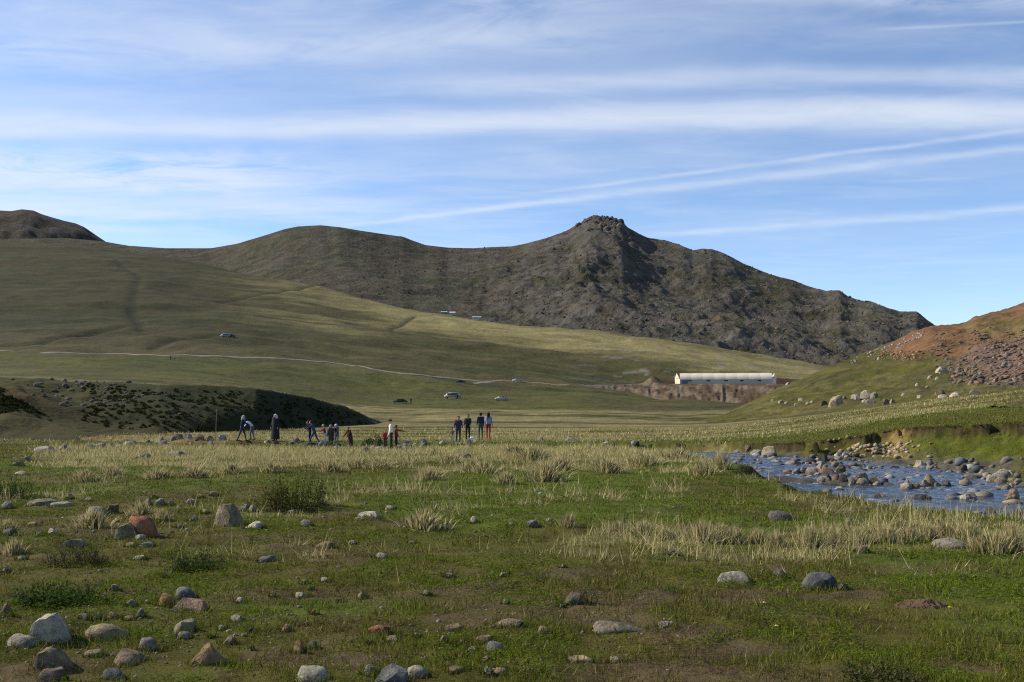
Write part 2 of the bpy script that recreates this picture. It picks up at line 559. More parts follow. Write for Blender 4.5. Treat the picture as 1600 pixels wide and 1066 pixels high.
# ------------------------------------------------------------------ materials for land
def terrain_mat(name, scale, bump=0.3, bump_dist=0.05, rough=0.95, contrast=(0.55, 1.45), fine=None):
    m = bpy.data.materials.new(name)
    m.use_nodes = True
    t = m.node_tree
    N = NT(t)
    p = t.nodes['Principled BSDF']
    at = t.nodes.new('ShaderNodeAttribute'); at.attribute_name = 'Col'
    geo = t.nodes.new('ShaderNodeNewGeometry')
    pos = geo.outputs['Position']
    n1 = N.noise(pos, scale, 8, 0.65)
    n2 = N.noise(pos, (fine or scale * 7.3), 5, 0.65)
    k = N.add(N.ramp(n1, 0.25, 0.75, contrast[0], contrast[1], False), N.ramp(n2, 0.25, 0.75, -0.35, 0.35, False))
    hue = N.noise(pos, scale * 0.6, 4, 0.6)
    c = N.mix(N.ramp(hue, 0.35, 0.7, 0.0, 0.35), at.outputs['Color'], N.mix(1.0, at.outputs['Color'], (1.15, 0.95, 0.85), 'MULTIPLY'))
    sc = t.nodes.new('ShaderNodeVectorMath'); sc.operation = 'SCALE'
    N.l.new(c, sc.inputs[0]); N.l.new(k, sc.inputs['Scale'])
    N.l.new(sc.outputs[0], p.inputs['Base Color'])
    p.inputs['Roughness'].default_value = rough
    p.inputs['Specular IOR Level'].default_value = 0.1
    b = t.nodes.new('ShaderNodeBump')
    b.inputs['Strength'].default_value = bump
    b.inputs['Distance'].default_value = bump_dist
    N.l.new(N.add(n1, N.mul(n2, 0.5)), b.inputs['Height'])
    N.l.new(b.outputs[0], p.inputs['Normal'])
    return m


GREEN = np.array((0.066, 0.088, 0.008)); OLIVE = np.array((0.080, 0.076, 0.014)); TAN = np.array((0.215, 0.185, 0.075))
STRAW = np.array((0.33, 0.285, 0.125)); BROWN = np.array((0.085, 0.062, 0.032)); SOIL = np.array((0.060, 0.040, 0.023))
GRAVEL = np.array((0.17, 0.155, 0.13)); DKGREEN = np.array((0.038, 0.055, 0.014)); RED = np.array((0.26, 0.115, 0.05))
OCHRE = np.array((0.30, 0.20, 0.075)); RUST = np.array((0.13, 0.075, 0.022))


def masks(x, y):
    """world masks for the plain: straw (tall dry grass), green (moist turf), bare (soil patches)"""
    a = x / y
    px = 800 + a * F
    n = fbm(x * 0.16, y * 0.16, 4, 0.55, 101)
    n2 = fbm(x * 0.55, y * 0.55, 4, 0.55, 103)
    ns = fbm(x * 0.10, y * 0.42, 4, 0.5, 105)
    st = smooth(y, 23, 33) * (1 - smooth(y, 54, 58)) * smooth(px, 20, 160) * (1 - smooth(px, 1130, 1180)) * 0.95
    st = st * smooth(ns * 0.6 + n2 * 0.4 + smooth(y, 30, 44) * 0.22, 0.46, 0.60)
    lim = np.interp(px, [0, 300, 700, 1000, 1200, 1600], [0.0, 0.05, 0.10, 0.5, 0.8, 1.0])
    near = smooth(y, 11.0, 12.4) * (1 - smooth(y, 13.8, 15.8)) * lim * smooth(n2, 0.46, 0.60)
    far = smooth(y, 60, 72) * smooth(ns, 0.36, 0.52) * 0.85
    plateau = smooth(px, 880, 1010) * smooth(y, 62, 75)
    far = far * (1 - 0.3 * plateau)
    loose = smooth(fbm(x * 0.85, y * 0.85, 4, 0.6, 115), 0.60, 0.70) * smooth(y, 9.5, 12.5) * (1 - smooth(y, 22, 27)) * 0.32
    straw = np.clip(st + near + far + loose, 0, 1)
    gr = smooth(px, 560, 820) * smooth(y, 11, 15) * (1 - smooth(y, 27, 33)) * smooth(n, 0.28, 0.45)
    gr = np.clip(gr + 0.75 * smooth(n, 0.50, 0.62) * (1 - smooth(y, 40, 50)), 0, 1) * (1 - straw)
    bare = smooth(fbm(x * 0.62, y * 1.1, 5, 0.62, 107), 0.56, 0.68) * (1 - smooth(y, 14, 22)) * (1 - 0.7 * gr)
    bare = np.clip(bare + 0.6 * smooth(fbm(x * 0.3, y * 0.8, 4, 0.55, 111), 0.58, 0.70) * (1 - smooth(px, 250, 520)) * smooth(y, 13, 17) * (1 - smooth(y, 40, 50)), 0, 1)
    return straw, gr, bare, px


def ground_col(x, y):
    straw, gr, bare, px = masks(x, y)
    c = np.tile(OLIVE[None, :] * 0.85, (len(x), 1))
    c = lerp3(c, GREEN, gr)
    c = lerp3(c, BROWN, bare * 0.9)
    c = lerp3(c, STRAW * 0.75, straw * 0.85)
    # moist green ribbon and rust sedge on the far side of the stream at the left
    rust = smooth(y, 62, 70) * (1 - smooth(px, 260, 480)) * smooth(fbm(x * 0.07, y * 0.3, 3, 0.5, 113), 0.40, 0.55)
    c = lerp3(c, RUST, rust * 0.9)
    grn = smooth(y, 57, 61) * (1 - smooth(y, 66, 74)) * smooth(px, 420, 560)
    c = lerp3(c, GREEN * 0.95, grn * 0.85)
    d, side, wl = stream_d(x, y)
    dn = d + (fbm(x * 0.5, y * 0.5, 3, 0.5, 21) - 0.5) * 1.5
    wide = 1.0 - 0.75 * smooth(y, 47, 56)
    inb = smooth(-dn, -0.6, 0.0)
    gravel = (side > 0) * (1 - smooth(dn, 2.2 * wide, 3.6 * wide)) * (y < 62)
    c = lerp3(c, GRAVEL * 0.55, gravel * 0.85)
    c = lerp3(c, OLIVE, gravel * smooth(fbm(x * 0.45, y * 0.45, 3, 0.5, 117), 0.5, 0.6) * 0.9)
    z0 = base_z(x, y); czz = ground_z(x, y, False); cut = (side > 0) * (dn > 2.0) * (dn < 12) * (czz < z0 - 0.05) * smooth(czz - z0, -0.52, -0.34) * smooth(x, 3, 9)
    lip_shade = (side > 0) * (dn > 2.0) * (dn < 12) * (czz >= z0 - 0.05) * (ground_z(x - 0.38, y - 0.2, False) < z0 - 0.16) * smooth(x, 3, 9)  # turf edge painted dark as well, as the shadow line of the undercut
    cut = np.clip(cut + lip_shade, 0, 1)
    c = lerp3(c, SOIL * 0.6, cut * 0.97)  # bare soil darkened further: shade under the overhanging turf put into the colour
    och = np.exp(-((px - 1398) / 20) ** 2) * (side > 0) * (dn < 9) * (dn > 2.2)
    c = lerp3(c, OCHRE * 0.8, np.clip(och * 1.2, 0, 1) * smooth(fbm(x * 0.9, y * 0.9, 3, 0.5, 119), 0.35, 0.5) * (ground_z(x, y, False) < z0 - 0.02))
    c = lerp3(c, GRAVEL * 0.45, inb)
    edge = (side < 0) * smooth(dn, -0.4, 0.0) * (1 - smooth(dn, 0.35, 0.7))
    c = lerp3(c, SOIL, edge * 0.8)
    # terrace on the right: pale hay above, green lip
    ter = smooth(px, 980, 1120) * (side > 0) * (y > 30)
    lip = np.exp(-((dn - 5.5) / 2.5) ** 2) * ter * (1 - cut)
    c = lerp3(c, GREEN * 0.9, lip * 0.5)
    return c


M_GROUND = terrain_mat('meadow_turf', 1.4, 0.7, 0.06, 1.0, (0.5, 1.35), 22.0)
M_VALLEY = terrain_mat('valley_grass', 0.045, 0.6, 2.5, 1.0, (0.55, 1.45), 0.35)
M_MOUNT = terrain_mat('mountain_rock', 0.03, 1.0, 9.0, 1.0, (0.4, 1.6), 0.17)
M_HILL = terrain_mat('hill_turf_scree', 0.25, 0.8, 0.4, 1.0, (0.6, 1.35), 2.2)

# near ground
YS = np.exp(np.linspace(math.log(1.9), math.log(100.0), 440))
AS = cols(0.535, 0.80, 420, 40)
AG, YG = np.meshgrid(AS, YS)
xg = (AG * YG).ravel(); yg = YG.ravel()
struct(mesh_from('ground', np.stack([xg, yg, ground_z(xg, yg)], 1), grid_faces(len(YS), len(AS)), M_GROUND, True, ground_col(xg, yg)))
# the turf the photographer stands on
xb = np.linspace(-14, 14, 40); yb = np.linspace(-10, 1.9, 24)
XB, YB = np.meshgrid(xb, yb)
zb_ = (fbm(XB * 1.7, YB * 1.7, 3, 0.55, 9) - 0.5) * 0.06 - 0.04
struct(mesh_from('ground', np.stack([XB.ravel(), YB.ravel(), zb_.ravel()], 1), grid_faces(24, 40), M_GROUND, True, np.tile(OLIVE, (XB.size, 1))))


# ------------------------------------------------------------------ valley floor and slopes
def carve_line(x, y, pts, width, depth):
    """pts: photograph points with distances -> a shallow ditch"""
    P = np.array([(slopes(p[0], p[1])[0] * p[2], p[2]) for p in pts])
    d = np.full(x.shape, 1e9)
    for i in range(len(P) - 1):
        ab = P[i + 1] - P[i]
        t = np.clip(((x - P[i, 0]) * ab[0] + (y - P[i, 1]) * ab[1]) / (ab @ ab), 0, 1)
        d = np.minimum(d, np.hypot(x - P[i, 0] - t * ab[0], y - P[i, 1] - t * ab[1]))
    return np.exp(-(d / width) ** 2) * depth


DITCH = [([(180, 400, 1200), (205, 425, 1060), (218, 440, 990), (212, 455, 900), (208, 475, 790), (205, 495, 690), (214, 510, 620), (217, 528, 545)], 4.5, 1.1),
         ([(343, 477, 800), (370, 462, 880), (430, 454, 960), (470, 446, 1040), (492, 442, 1120)], 4, 1.6),
         ([(0, 543, 450), (60, 541, 460), (110, 528, 505), (190, 513, 560)], 4, 1.6),
         ([(235, 547, 450), (270, 534, 490), (330, 525, 520)], 4, 1.5),
         ([(480, 505, 700), (540, 508, 690), (610, 498, 760), (650, 486, 900)], 3, 0.9)]


PAD_Z = hz(600, 525)


def valley_z(x, y):
    z = base_z(x, y)
    k = smooth(y, 180, 420)
    z = z + (fbm(x / 90, y / 110, 4, 0.5, 121) - 0.5) * 9 * k * (1 - smooth(y, 950, 1300) * 0.4)
    z = z + (fbm(x / 22, y / 26, 3, 0.5, 125) - 0.5) * 2.2 * smooth(y, 150, 420)
    z = z + (fbm(x / 6, y / 8, 3, 0.5, 127) - 0.5) * 0.5 * smooth(y, 101, 180)
    for p, w, d in DITCH:
        z = z - carve_line(x, y, p, w, d)
    pxv = 800 + x / y * F
    pad = smooth(pxv, 1000, 1012) * (1 - smooth(pxv, 1232, 1245)) * smooth(y, 505, 515) * (1 - smooth(y, 560, 570))
    z = z + (np.minimum(z, PAD_Z - 0.6) - z) * pad
    return z


def valley_col(x, y):
    a = x / y; px = 800 + a * F
    hn = fbm(x / 160, y / 28, 4, 0.55, 131)
    bn = fbm(x / 60, y / 60, 4, 0.55, 133)
    c = np.tile((0.066, 0.061, 0.020), (len(x), 1))
    c = lerp3(c, (0.050, 0.057, 0.015), smooth(hn, 0.44, 0.54) * 0.9)
    c = lerp3(c, (0.115, 0.098, 0.040), smooth(fbm(x / 110, y / 16, 4, 0.6, 137), 0.52, 0.62) * 0.55)
    c = lerp3(c, (0.078, 0.064, 0.026), smooth(bn, 0.52, 0.66) * 0.7)
    # plain: hay, then green pasture where the cars stand
    plain = 1 - smooth(y, 230, 275)
    hay = plain * smooth(fbm(x / 26, y / 7, 4, 0.5, 135), 0.34, 0.50)
    c = lerp3(c, TAN * 0.95, hay * 0.9)
    past = smooth(y, 235, 275) * (1 - smooth(y, 390, 450)) * smooth(px, 100, 400) * (1 - 0.85 * smooth(px, 880, 1000) * (1 - smooth(y, 330, 420)))
    c = lerp3(c, (0.082, 0.086, 0.018), past * (0.45 + 0.5 * smooth(hn, 0.4, 0.55)))
    c = lerp3(c, (0.080, 0.082, 0.018), (1 - smooth(px, 200, 520)) * smooth(y, 150, 220) * (1 - smooth(y, 370, 430)) * 0.8)
    # dry grass along the ridge
    Yc = np.interp(px, [-350, 0, 300, 500, 620, 700, 900, 1100, 1250], [1550, 1500, 1350, 1150, 1050, 1000, 900, 820, 800])
    r = y / Yc
    dry = smooth(px, 330, 640) * (smooth(r + (hn - 0.5) * 0.25, 0.70, 0.84) * (1 - 0.45 * smooth(r, 0.93, 0.99)))
    c = lerp3(c, TAN * 1.15, dry * 0.95)
    dry2 = (1 - smooth(px, 560, 700)) * smooth(px, 250, 420) * smooth(hn, 0.44, 0.58) * smooth(r, 0.45, 0.6)
    c = lerp3(c, TAN * 0.8, dry2 * 0.65)
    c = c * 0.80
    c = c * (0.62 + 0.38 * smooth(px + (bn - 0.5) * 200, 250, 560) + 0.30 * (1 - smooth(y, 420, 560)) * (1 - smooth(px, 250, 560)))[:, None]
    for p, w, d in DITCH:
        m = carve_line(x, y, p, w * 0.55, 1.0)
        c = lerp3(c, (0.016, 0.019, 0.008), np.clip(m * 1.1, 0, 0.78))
    pad = smooth(px, 985, 1005) * (1 - smooth(px, 1238, 1250)) * smooth(y, 500, 510) * (1 - smooth(y, 572, 582))
    c = lerp3(c, (0.050, 0.028, 0.018), pad * 0.95)
    c = lerp3(c, (0.16, 0.15, 0.135), smooth(fbm(x / 9, y / 9, 3, 0.5, 139), 0.66, 0.72) * smooth(px, 850, 1000) * smooth(y, 420, 600) * 0.6)
    return c


YV = np.concatenate([np.exp(np.linspace(math.log(100.0), math.log(1620.0), 270)), [1750, 1900, 2100, 2350]])
AV = cols(0.53, 0.80, 440, 24)
AG, YG = np.meshgrid(AV, YV)
xg = (AG * YG).ravel(); yg = YG.ravel()
zz_ = valley_z(xg, yg)
nb = len(AV)
zz_[:nb] = ground_z(xg[:nb], yg[:nb])
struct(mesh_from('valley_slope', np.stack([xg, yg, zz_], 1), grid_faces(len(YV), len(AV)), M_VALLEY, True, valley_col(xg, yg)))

# mound at the left
pxm = np.linspace(-420, 665, 400); am = (pxm - 800) / F
ym = np.linspace(62, 165, 150)
AG, YG = np.meshgrid(am, ym)
xg = (AG * YG).ravel(); yg = YG.ravel()
zm = mound_z(xg, yg)
nm = fbm(xg * 0.09, yg * 0.16, 4, 0.55, 141)
pxx = 800 + xg / yg * F
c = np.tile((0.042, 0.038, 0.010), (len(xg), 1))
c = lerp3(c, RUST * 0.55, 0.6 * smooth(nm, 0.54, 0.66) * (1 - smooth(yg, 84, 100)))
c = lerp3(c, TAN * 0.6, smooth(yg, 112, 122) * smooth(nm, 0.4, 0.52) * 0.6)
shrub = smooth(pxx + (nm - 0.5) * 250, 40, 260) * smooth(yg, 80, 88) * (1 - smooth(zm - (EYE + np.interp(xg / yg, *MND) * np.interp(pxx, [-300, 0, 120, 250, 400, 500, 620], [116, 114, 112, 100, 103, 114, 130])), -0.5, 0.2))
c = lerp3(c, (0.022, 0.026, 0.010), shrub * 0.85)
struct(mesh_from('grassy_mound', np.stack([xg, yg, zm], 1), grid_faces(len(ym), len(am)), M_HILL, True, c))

# hill at the right
pxh = np.linspace(930, 2080, 420); ah = (pxh - 800) / F
th = np.concatenate([np.linspace(-0.25, 1.0, 200), np.linspace(1.03, 2.0, 24)])
AH, TH = np.meshgrid(ah, th)
PXH = 800 + AH * F
YFH = hill_foot(PXH); YCH = np.interp(PXH, [950, 1100, 1250, 1400, 1600, 2000], [150, 160, 178, 200, 215, 215])
yg = (YFH + (YCH - YFH) * TH).ravel(); xg = AH.ravel() * yg
zh = hill_z(xg, yg)
pxx = PXH.ravel(); tt = TH.ravel()
c = None
n1 = fbm(xg * 0.10, yg * 0.10, 4, 0.55, 151); n2 = fbm(xg * 0.35, yg * 0.35, 4, 0.55, 153)
c = np.tile((0.062, 0.062, 0.018), (len(xg), 1))
c = lerp3(c, OLIVE * 1.0, smooth(n1, 0.45, 0.6) * 0.7)
c = lerp3(c, TAN * 0.6, smooth(n2, 0.52, 0.66) * 0.45)
c = lerp3(c, BROWN * 0.8, smooth(fbm(xg * 0.5, yg * 0.5, 4, 0.6, 157), 0.52, 0.64) * 0.5)
_, pyy = to_px(xg, yg, zh)
e1 = smooth(pxx - 1375 + (n1 - 0.5) * 120, 0, 40) * smooth(558 - pyy + (n2 - 0.5) * 26 + np.clip(pxx - 1480, 0, 200) * 0.3, 0, 14)
e1 = np.clip(e1, 0, 1)
c = lerp3(c, (0.150, 0.082, 0.043), e1 * (0.45 + 0.55 * smooth(n2, 0.30, 0.5)))
yel = smooth(pxx - 1490 + (n1 - 0.5) * 80, 0, 40) * smooth(pyy, 503, 510) * (1 - smooth(pyy + (n2 - 0.5) * 30, 525, 545))
c = lerp3(c, (0.135, 0.105, 0.045), yel * 0.7)
c = lerp3(c, OLIVE, np.exp(-((pyy - (505 - (pxx - 1510) * 0.02)) / 4.5) ** 2) * smooth(pxx, 1500, 1540) * smooth(n2, 0.35, 0.5) * 0.9)
scree = smooth(pxx - 1460 + (n1 - 0.5) * 150 - np.clip(570 - pyy, 0, 60) * 0.2, 0, 80) * smooth(pyy + (n2 - 0.5) * 20, 528, 545) * (1 - smooth(pyy + (n1 - 0.5) * 20, 592, 604))
c = lerp3(c, (0.13, 0.088, 0.070), scree * 0.9)
struct(mesh_from('hillside', np.stack([xg, yg, zh], 1), grid_faces(len(th), len(ah)), M_HILL, True, c))

# mountain
pxq = np.concatenate([np.linspace(-420, -40, 30, endpoint=False), np.linspace(-40, 1560, 620), np.linspace(1570, 1950, 30)])
tq = np.concatenate([np.linspace(0, 1.0, 230), np.linspace(1.015, 1.5, 16)])
AQ, TQ = np.meshgrid((pxq - 800) / F, tq)
xg, yg, zg, pxx = [q.ravel() for q in mountain_pt(AQ, TQ)]
tt = TQ.ravel()
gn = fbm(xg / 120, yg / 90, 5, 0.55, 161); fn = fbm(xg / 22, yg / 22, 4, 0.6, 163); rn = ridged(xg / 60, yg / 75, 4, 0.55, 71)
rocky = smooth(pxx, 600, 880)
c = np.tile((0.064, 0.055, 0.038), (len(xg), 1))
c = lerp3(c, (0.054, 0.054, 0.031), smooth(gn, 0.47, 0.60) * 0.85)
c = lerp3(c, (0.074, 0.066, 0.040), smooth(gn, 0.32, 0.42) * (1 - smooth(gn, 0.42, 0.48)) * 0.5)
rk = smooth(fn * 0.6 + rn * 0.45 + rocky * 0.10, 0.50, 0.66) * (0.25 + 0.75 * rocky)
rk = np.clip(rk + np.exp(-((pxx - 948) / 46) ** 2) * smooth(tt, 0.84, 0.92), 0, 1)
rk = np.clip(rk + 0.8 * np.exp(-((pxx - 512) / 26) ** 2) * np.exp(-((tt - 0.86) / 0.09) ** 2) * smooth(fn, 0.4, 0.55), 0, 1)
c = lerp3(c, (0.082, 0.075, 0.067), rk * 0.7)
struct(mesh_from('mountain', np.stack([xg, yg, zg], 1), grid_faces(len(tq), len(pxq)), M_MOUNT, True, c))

# dark hill behind the left shoulder
FHP = poly([(-600, 330), (-200, 318), (-60, 326), (0, 329), (18, 330), (34, 327), (52, 329), (66, 335), (82, 340), (100, 345), (118, 349), (132, 355), (142, 362), (155, 371), (175, 384), (230, 410), (330, 440)])
pxf = np.linspace(-560, 325, 200); tf = np.linspace(0, 1.5, 70)
AF, TF = np.meshgrid((pxf - 800) / F, tf)
s_ = np.interp(AF, *FHP)
YF = 2300 + 900 * TF
zc_ = EYE + s_ * 3200
zf_ = zc_ - (zc_ - 120) * (np.clip(1 - TF, 0, 1) ** 1.1) * 0.9 - np.clip(TF - 1, 0, 1) * 300
w_ = np.clip(np.minimum(TF * 4, (1 - TF) * 5), 0, 1)
zf_ = zf_ + (fbm(AF * YF / 120, YF / 120, 5, 0.55, 171) - 0.5) * 70 * w_ + (fbm(AF * YF / 25, YF / 25, 3, 0.55, 173) - 0.5) * 12 * np.clip(1.03 - TF, 0, 1)
xg = (AF * YF).ravel(); yg = YF.ravel()
c = np.tile((0.045, 0.038, 0.026), (len(xg), 1))
c = lerp3(c, (0.062, 0.060, 0.056), smooth(fbm(xg / 30, yg / 30, 4, 0.6, 175), 0.5, 0.6) * 0.6)
struct(mesh_from('distant_hill', np.stack([xg, yg, zf_.ravel()], 1), grid_faces(len(tf), len(pxf)), M_MOUNT, True, c))
# ------------------------------------------------------------------ helpers for things
def link(o, parent=None):
    scene.collection.objects.link(o)
    if parent is not None:
        o.parent = parent
    return o


def tag(o, label, cat, group=None):
    o['label'] = label
    o['category'] = cat
    if group:
        o['group'] = group
    return o


def empty(name, loc, rz=0.0):
    o = bpy.data.objects.new(name, None)
    o.empty_display_size = 0.2
    o.location = loc
    o.rotation_euler = (0, 0, rz)
    return link(o)


def stuff(o, label, cat):
    o['kind'] = 'stuff'
    return tag(o, label, cat)


def simple_mat(name, col, rough=0.7, metal=0.0, noise=0.25, scale=6.0, bump=0.0, spec=0.3):
    m = bpy.data.materials.new(name)
    m.use_nodes = True
    t = m.node_tree
    N = NT(t)
    p = t.nodes['Principled BSDF']
    tc = t.nodes.new('ShaderNodeTexCoord')
    n = N.noise(tc.outputs['Object'], scale, 5, 0.6)
    c = N.mix(1.0, (*col, 1.0), N.mix(n, (1 - noise,) * 3, (1 + noise,) * 3), 'MULTIPLY')
    N.l.new(c, p.inputs['Base Color'])
    p.inputs['Roughness'].default_value = rough
    p.inputs['Metallic'].default_value = metal
    p.inputs['Specular IOR Level'].default_value = spec
    if bump:
        b = t.nodes.new('ShaderNodeBump')
        b.inputs['Strength'].default_value = bump
        b.inputs['Distance'].default_value = 0.02
        N.l.new(n, b.inputs['Height'])
        N.l.new(b.outputs[0], p.inputs['Normal'])
    return m


def leaf_mat(name, trans=0.35):
    m = bpy.data.materials.new(name)
    m.use_nodes = True
    t = m.node_tree
    t.nodes.clear()
    N = NT(t)
    at = t.nodes.new('ShaderNodeAttribute'); at.attribute_name = 'Col'
    d = t.nodes.new('ShaderNodeBsdfDiffuse'); tr = t.nodes.new('ShaderNodeBsdfTranslucent')
    N.l.new(at.outputs['Color'], d.inputs['Color']); N.l.new(at.outputs['Color'], tr.inputs['Color'])
    mx = t.nodes.new('ShaderNodeMixShader'); mx.inputs[0].default_value = trans
    N.l.new(d.outputs[0], mx.inputs[1]); N.l.new(tr.outputs[0], mx.inputs[2])
    out = t.nodes.new('ShaderNodeOutputMaterial')
    N.l.new(mx.outputs[0], out.inputs['Surface'])
    return m


def rock_mat():
    m = bpy.data.materials.new('weathered_stone')
    m.use_nodes = True
    t = m.node_tree
    N = NT(t)
    p = t.nodes['Principled BSDF']
    oi = t.nodes.new('ShaderNodeObjectInfo')
    geo = t.nodes.new('ShaderNodeNewGeometry')
    pos = geo.outputs['Position']
    n1 = N.noise(pos, 4.0, 6, 0.7)
    n2 = N.noise(pos, 30.0, 6, 0.75)
    n3 = N.noise(pos, 11.0, 6, 0.65, 1.2)
    k = N.mix(N.ramp(n1, 0.3, 0.7), (0.45, 0.44, 0.43), (1.45, 1.4, 1.32))
    c = N.mix(1.0, oi.outputs['Color'], k, 'MULTIPLY')
    c = N.mix(N.ramp(n2, 0.50, 0.66, 0, 0.75), c, N.mix(1.0, c, (0.35, 0.33, 0.31), 'MULTIPLY'))
    c = N.mix(N.ramp(n3, 0.57, 0.66, 0, 0.6), c, (0.25, 0.245, 0.19))
    c = N.mix(N.ramp(N.noise(pos, 17.0, 5, 0.7, 0.8), 0.58, 0.66, 0, 0.65), c, (0.045, 0.042, 0.034))
    N.l.new(c, p.inputs['Base Color'])
    p.inputs['Roughness'].default_value = 0.85
    p.inputs['Specular IOR Level'].default_value = 0.25
    b = t.nodes.new('ShaderNodeBump')
    b.inputs['Strength'].default_value = 1.0
    b.inputs['Distance'].default_value = 0.06
    N.l.new(N.add(N.mul(n3, 1.0), N.mul(n2, 0.5)), b.inputs['Height'])
    N.l.new(b.outputs[0], p.inputs['Normal'])
    return m


M_ROCK = rock_mat()
M_LEAF = leaf_mat('grass_blades', 0.30)
M_SCREE = terrain_mat('loose_rock', 0.9, 0.5, 0.08, 0.95, (0.6, 1.4), 6.0)
M_BOULD = terrain_mat('mountain_boulders', 0.03, 0.5, 1.0, 0.95, (0.7, 1.3), 0.3)


def ico(sub):
    bm = bmesh.new()
    bmesh.ops.create_icosphere(bm, subdivisions=sub, radius=1.0)
    v = np.array([q.co[:] for q in bm.verts]); f = np.array([[q.index for q in p.verts] for p in bm.faces])
    bm.free()
    return v, f


ICO = {k: ico(k) for k in (1, 2, 3, 4)}


def rock_shape(sub, seed, angular, lump=0.16):
    """a stone from clipped planes; angular 0 (river cobble) .. 1 (broken block)"""
    r = np.random.default_rng(seed)
    v, f = ICO[sub]
    n = int(9 + 8 * r.random()) if angular < 0.4 else int(6 + 5 * r.random())
    nn = r.normal(size=(n, 3)); nn /= np.linalg.norm(nn, axis=1)[:, None]
    dd = 0.72 + 0.40 * r.random(n)
    nn = np.concatenate([nn, np.eye(3), -np.eye(3)]); dd = np.concatenate([dd, 0.9 + 0.2 * r.random(6)])
    pw = 4 + 50 * angular * angular + 6 * angular
    lump = lump if angular < 0.4 else 0.08
    q = np.maximum(v @ nn.T, 0) / dd[None, :]
    rad = 1.0 / (np.sum(q ** pw, axis=1) ** (1 / pw))
    o = r.random(3) * 50
    nz = fbm(v[:, 0] * 1.4 + o[0] + v[:, 2] * 0.7, v[:, 1] * 1.4 + o[1] - v[:, 2] * 0.9, 3, 0.5, seed % 50)
    nz2 = fbm(v[:, 0] * 5 + o[0] + v[:, 2] * 3.1, v[:, 1] * 5 + o[1] - v[:, 2] * 2.7, 3, 0.55, seed % 43)
    rad = rad * (1 + (nz - 0.5) * lump * 2 + (nz2 - 0.5) * (0.08 + 0.20 * angular))
    p = v * rad[:, None]
    tp = 0.10 + 0.34 * r.random()
    p[:, :2] *= (1 - tp * p[:, 2:3]) * np.array([1.0, 1.0])
    p[:, 0] += p[:, 2] * r.uniform(-0.35, 0.35)
    p /= (p.max(0) - p.min(0)).max() / 2
    return p / (np.abs(p).max(0)[None, :]), f


def rock_mesh(name, sub, seed, ang):
    p, f = rock_shape(sub, seed, ang)
    me = bpy.data.meshes.new(name)
    me.from_pydata([tuple(q) for q in p], [], [tuple(map(int, q)) for q in f])
    me.polygons.foreach_set('use_smooth', np.ones(len(f), bool))
    me.materials.append(M_ROCK)
    me.update()
    try:
        me.set_sharp_from_angle(angle=math.radians(24 if ang > 0.4 else 70))
    except Exception:
        pass
    return me


ROUND_S = [rock_mesh('cobble', 2, 200 + i, 0.05 + 0.1 * (i % 3)) for i in range(7)]
ANG_S = [rock_mesh('broken_stone', 2, 300 + i, 0.45 + 0.15 * (i % 3)) for i in range(8)]
ROUND_L = [rock_mesh('cobble', 3, 400 + i, 0.05 + 0.12 * (i % 3)) for i in range(6)]
ANG_L = [rock_mesh('broken_stone', 3, 500 + i, 0.5 + 0.15 * (i % 3)) for i in range(8)]


def find(px, py, fn=ground_z, lo=3.0, hi=98.0, n=700):
    """where the line of sight through a photograph point meets the land"""
    a, s = slopes(px, py)
    Y = np.exp(np.linspace(math.log(lo), math.log(hi), n))
    g = fn(a * Y, Y); r = EYE + s * Y
    k = np.where(g >= r)[0]
    if len(k) == 0:
        i = int(np.argmin(r - g))
    else:
        i = int(k[0])
    return float(a * Y[i]), float(Y[i]), float(g[i])


_rk = random.Random(11)
ROCKS = []


def put_rock(x, y, z, w, h, depth, col, style, label, cat='stone', group=None, name='stone', big=False, tilt=0.0, rz=None, sink=0.46):
    lib = {'r': ROUND_L if big else ROUND_S, 'a': ANG_L if big else ANG_S}[style]
    o = bpy.data.objects.new(name, lib[_rk.randrange(len(lib))])
    hz_ = h / (2 * (1 - sink))
    o.scale = (w / 2, depth / 2, hz_)
    o.rotation_euler = (_rk.uniform(-0.12, 0.12), tilt, _rk.uniform(-0.5, 0.5) if rz is None else rz)
    o.location = (x, y, z + h - hz_)
    v = _rk.uniform(0.9, 1.1)
    o.color = (col[0] * v * 0.86, col[1] * v * 0.795, col[2] * v * 0.67, 1)
    ROCKS.append((x, y, w, depth))
    link(o)
    return tag(o, label, cat, group)


GREY = (0.23, 0.225, 0.215); PALE = (0.42, 0.41, 0.38); TANS = (0.30, 0.255, 0.18); BLUE = (0.17, 0.185, 0.215); DARK = (0.085, 0.08, 0.08)
PINK = (0.32, 0.235, 0.20); ORNG = (0.36, 0.20, 0.075); BRN = (0.19, 0.14, 0.095); WHT = (0.55, 0.54, 0.52); REDB = (0.26, 0.12, 0.07); LILAC = (0.33, 0.31, 0.33); MAUVE = (0.22, 0.165, 0.16)
CNAME = {GREY: 'grey', PALE: 'pale grey', TANS: 'tan', BLUE: 'blue-grey', DARK: 'dark grey', PINK: 'pinkish', ORNG: 'orange', BRN: 'brown', WHT: 'white', REDB: 'red-brown', LILAC: 'lilac grey', MAUVE: 'mauve'}


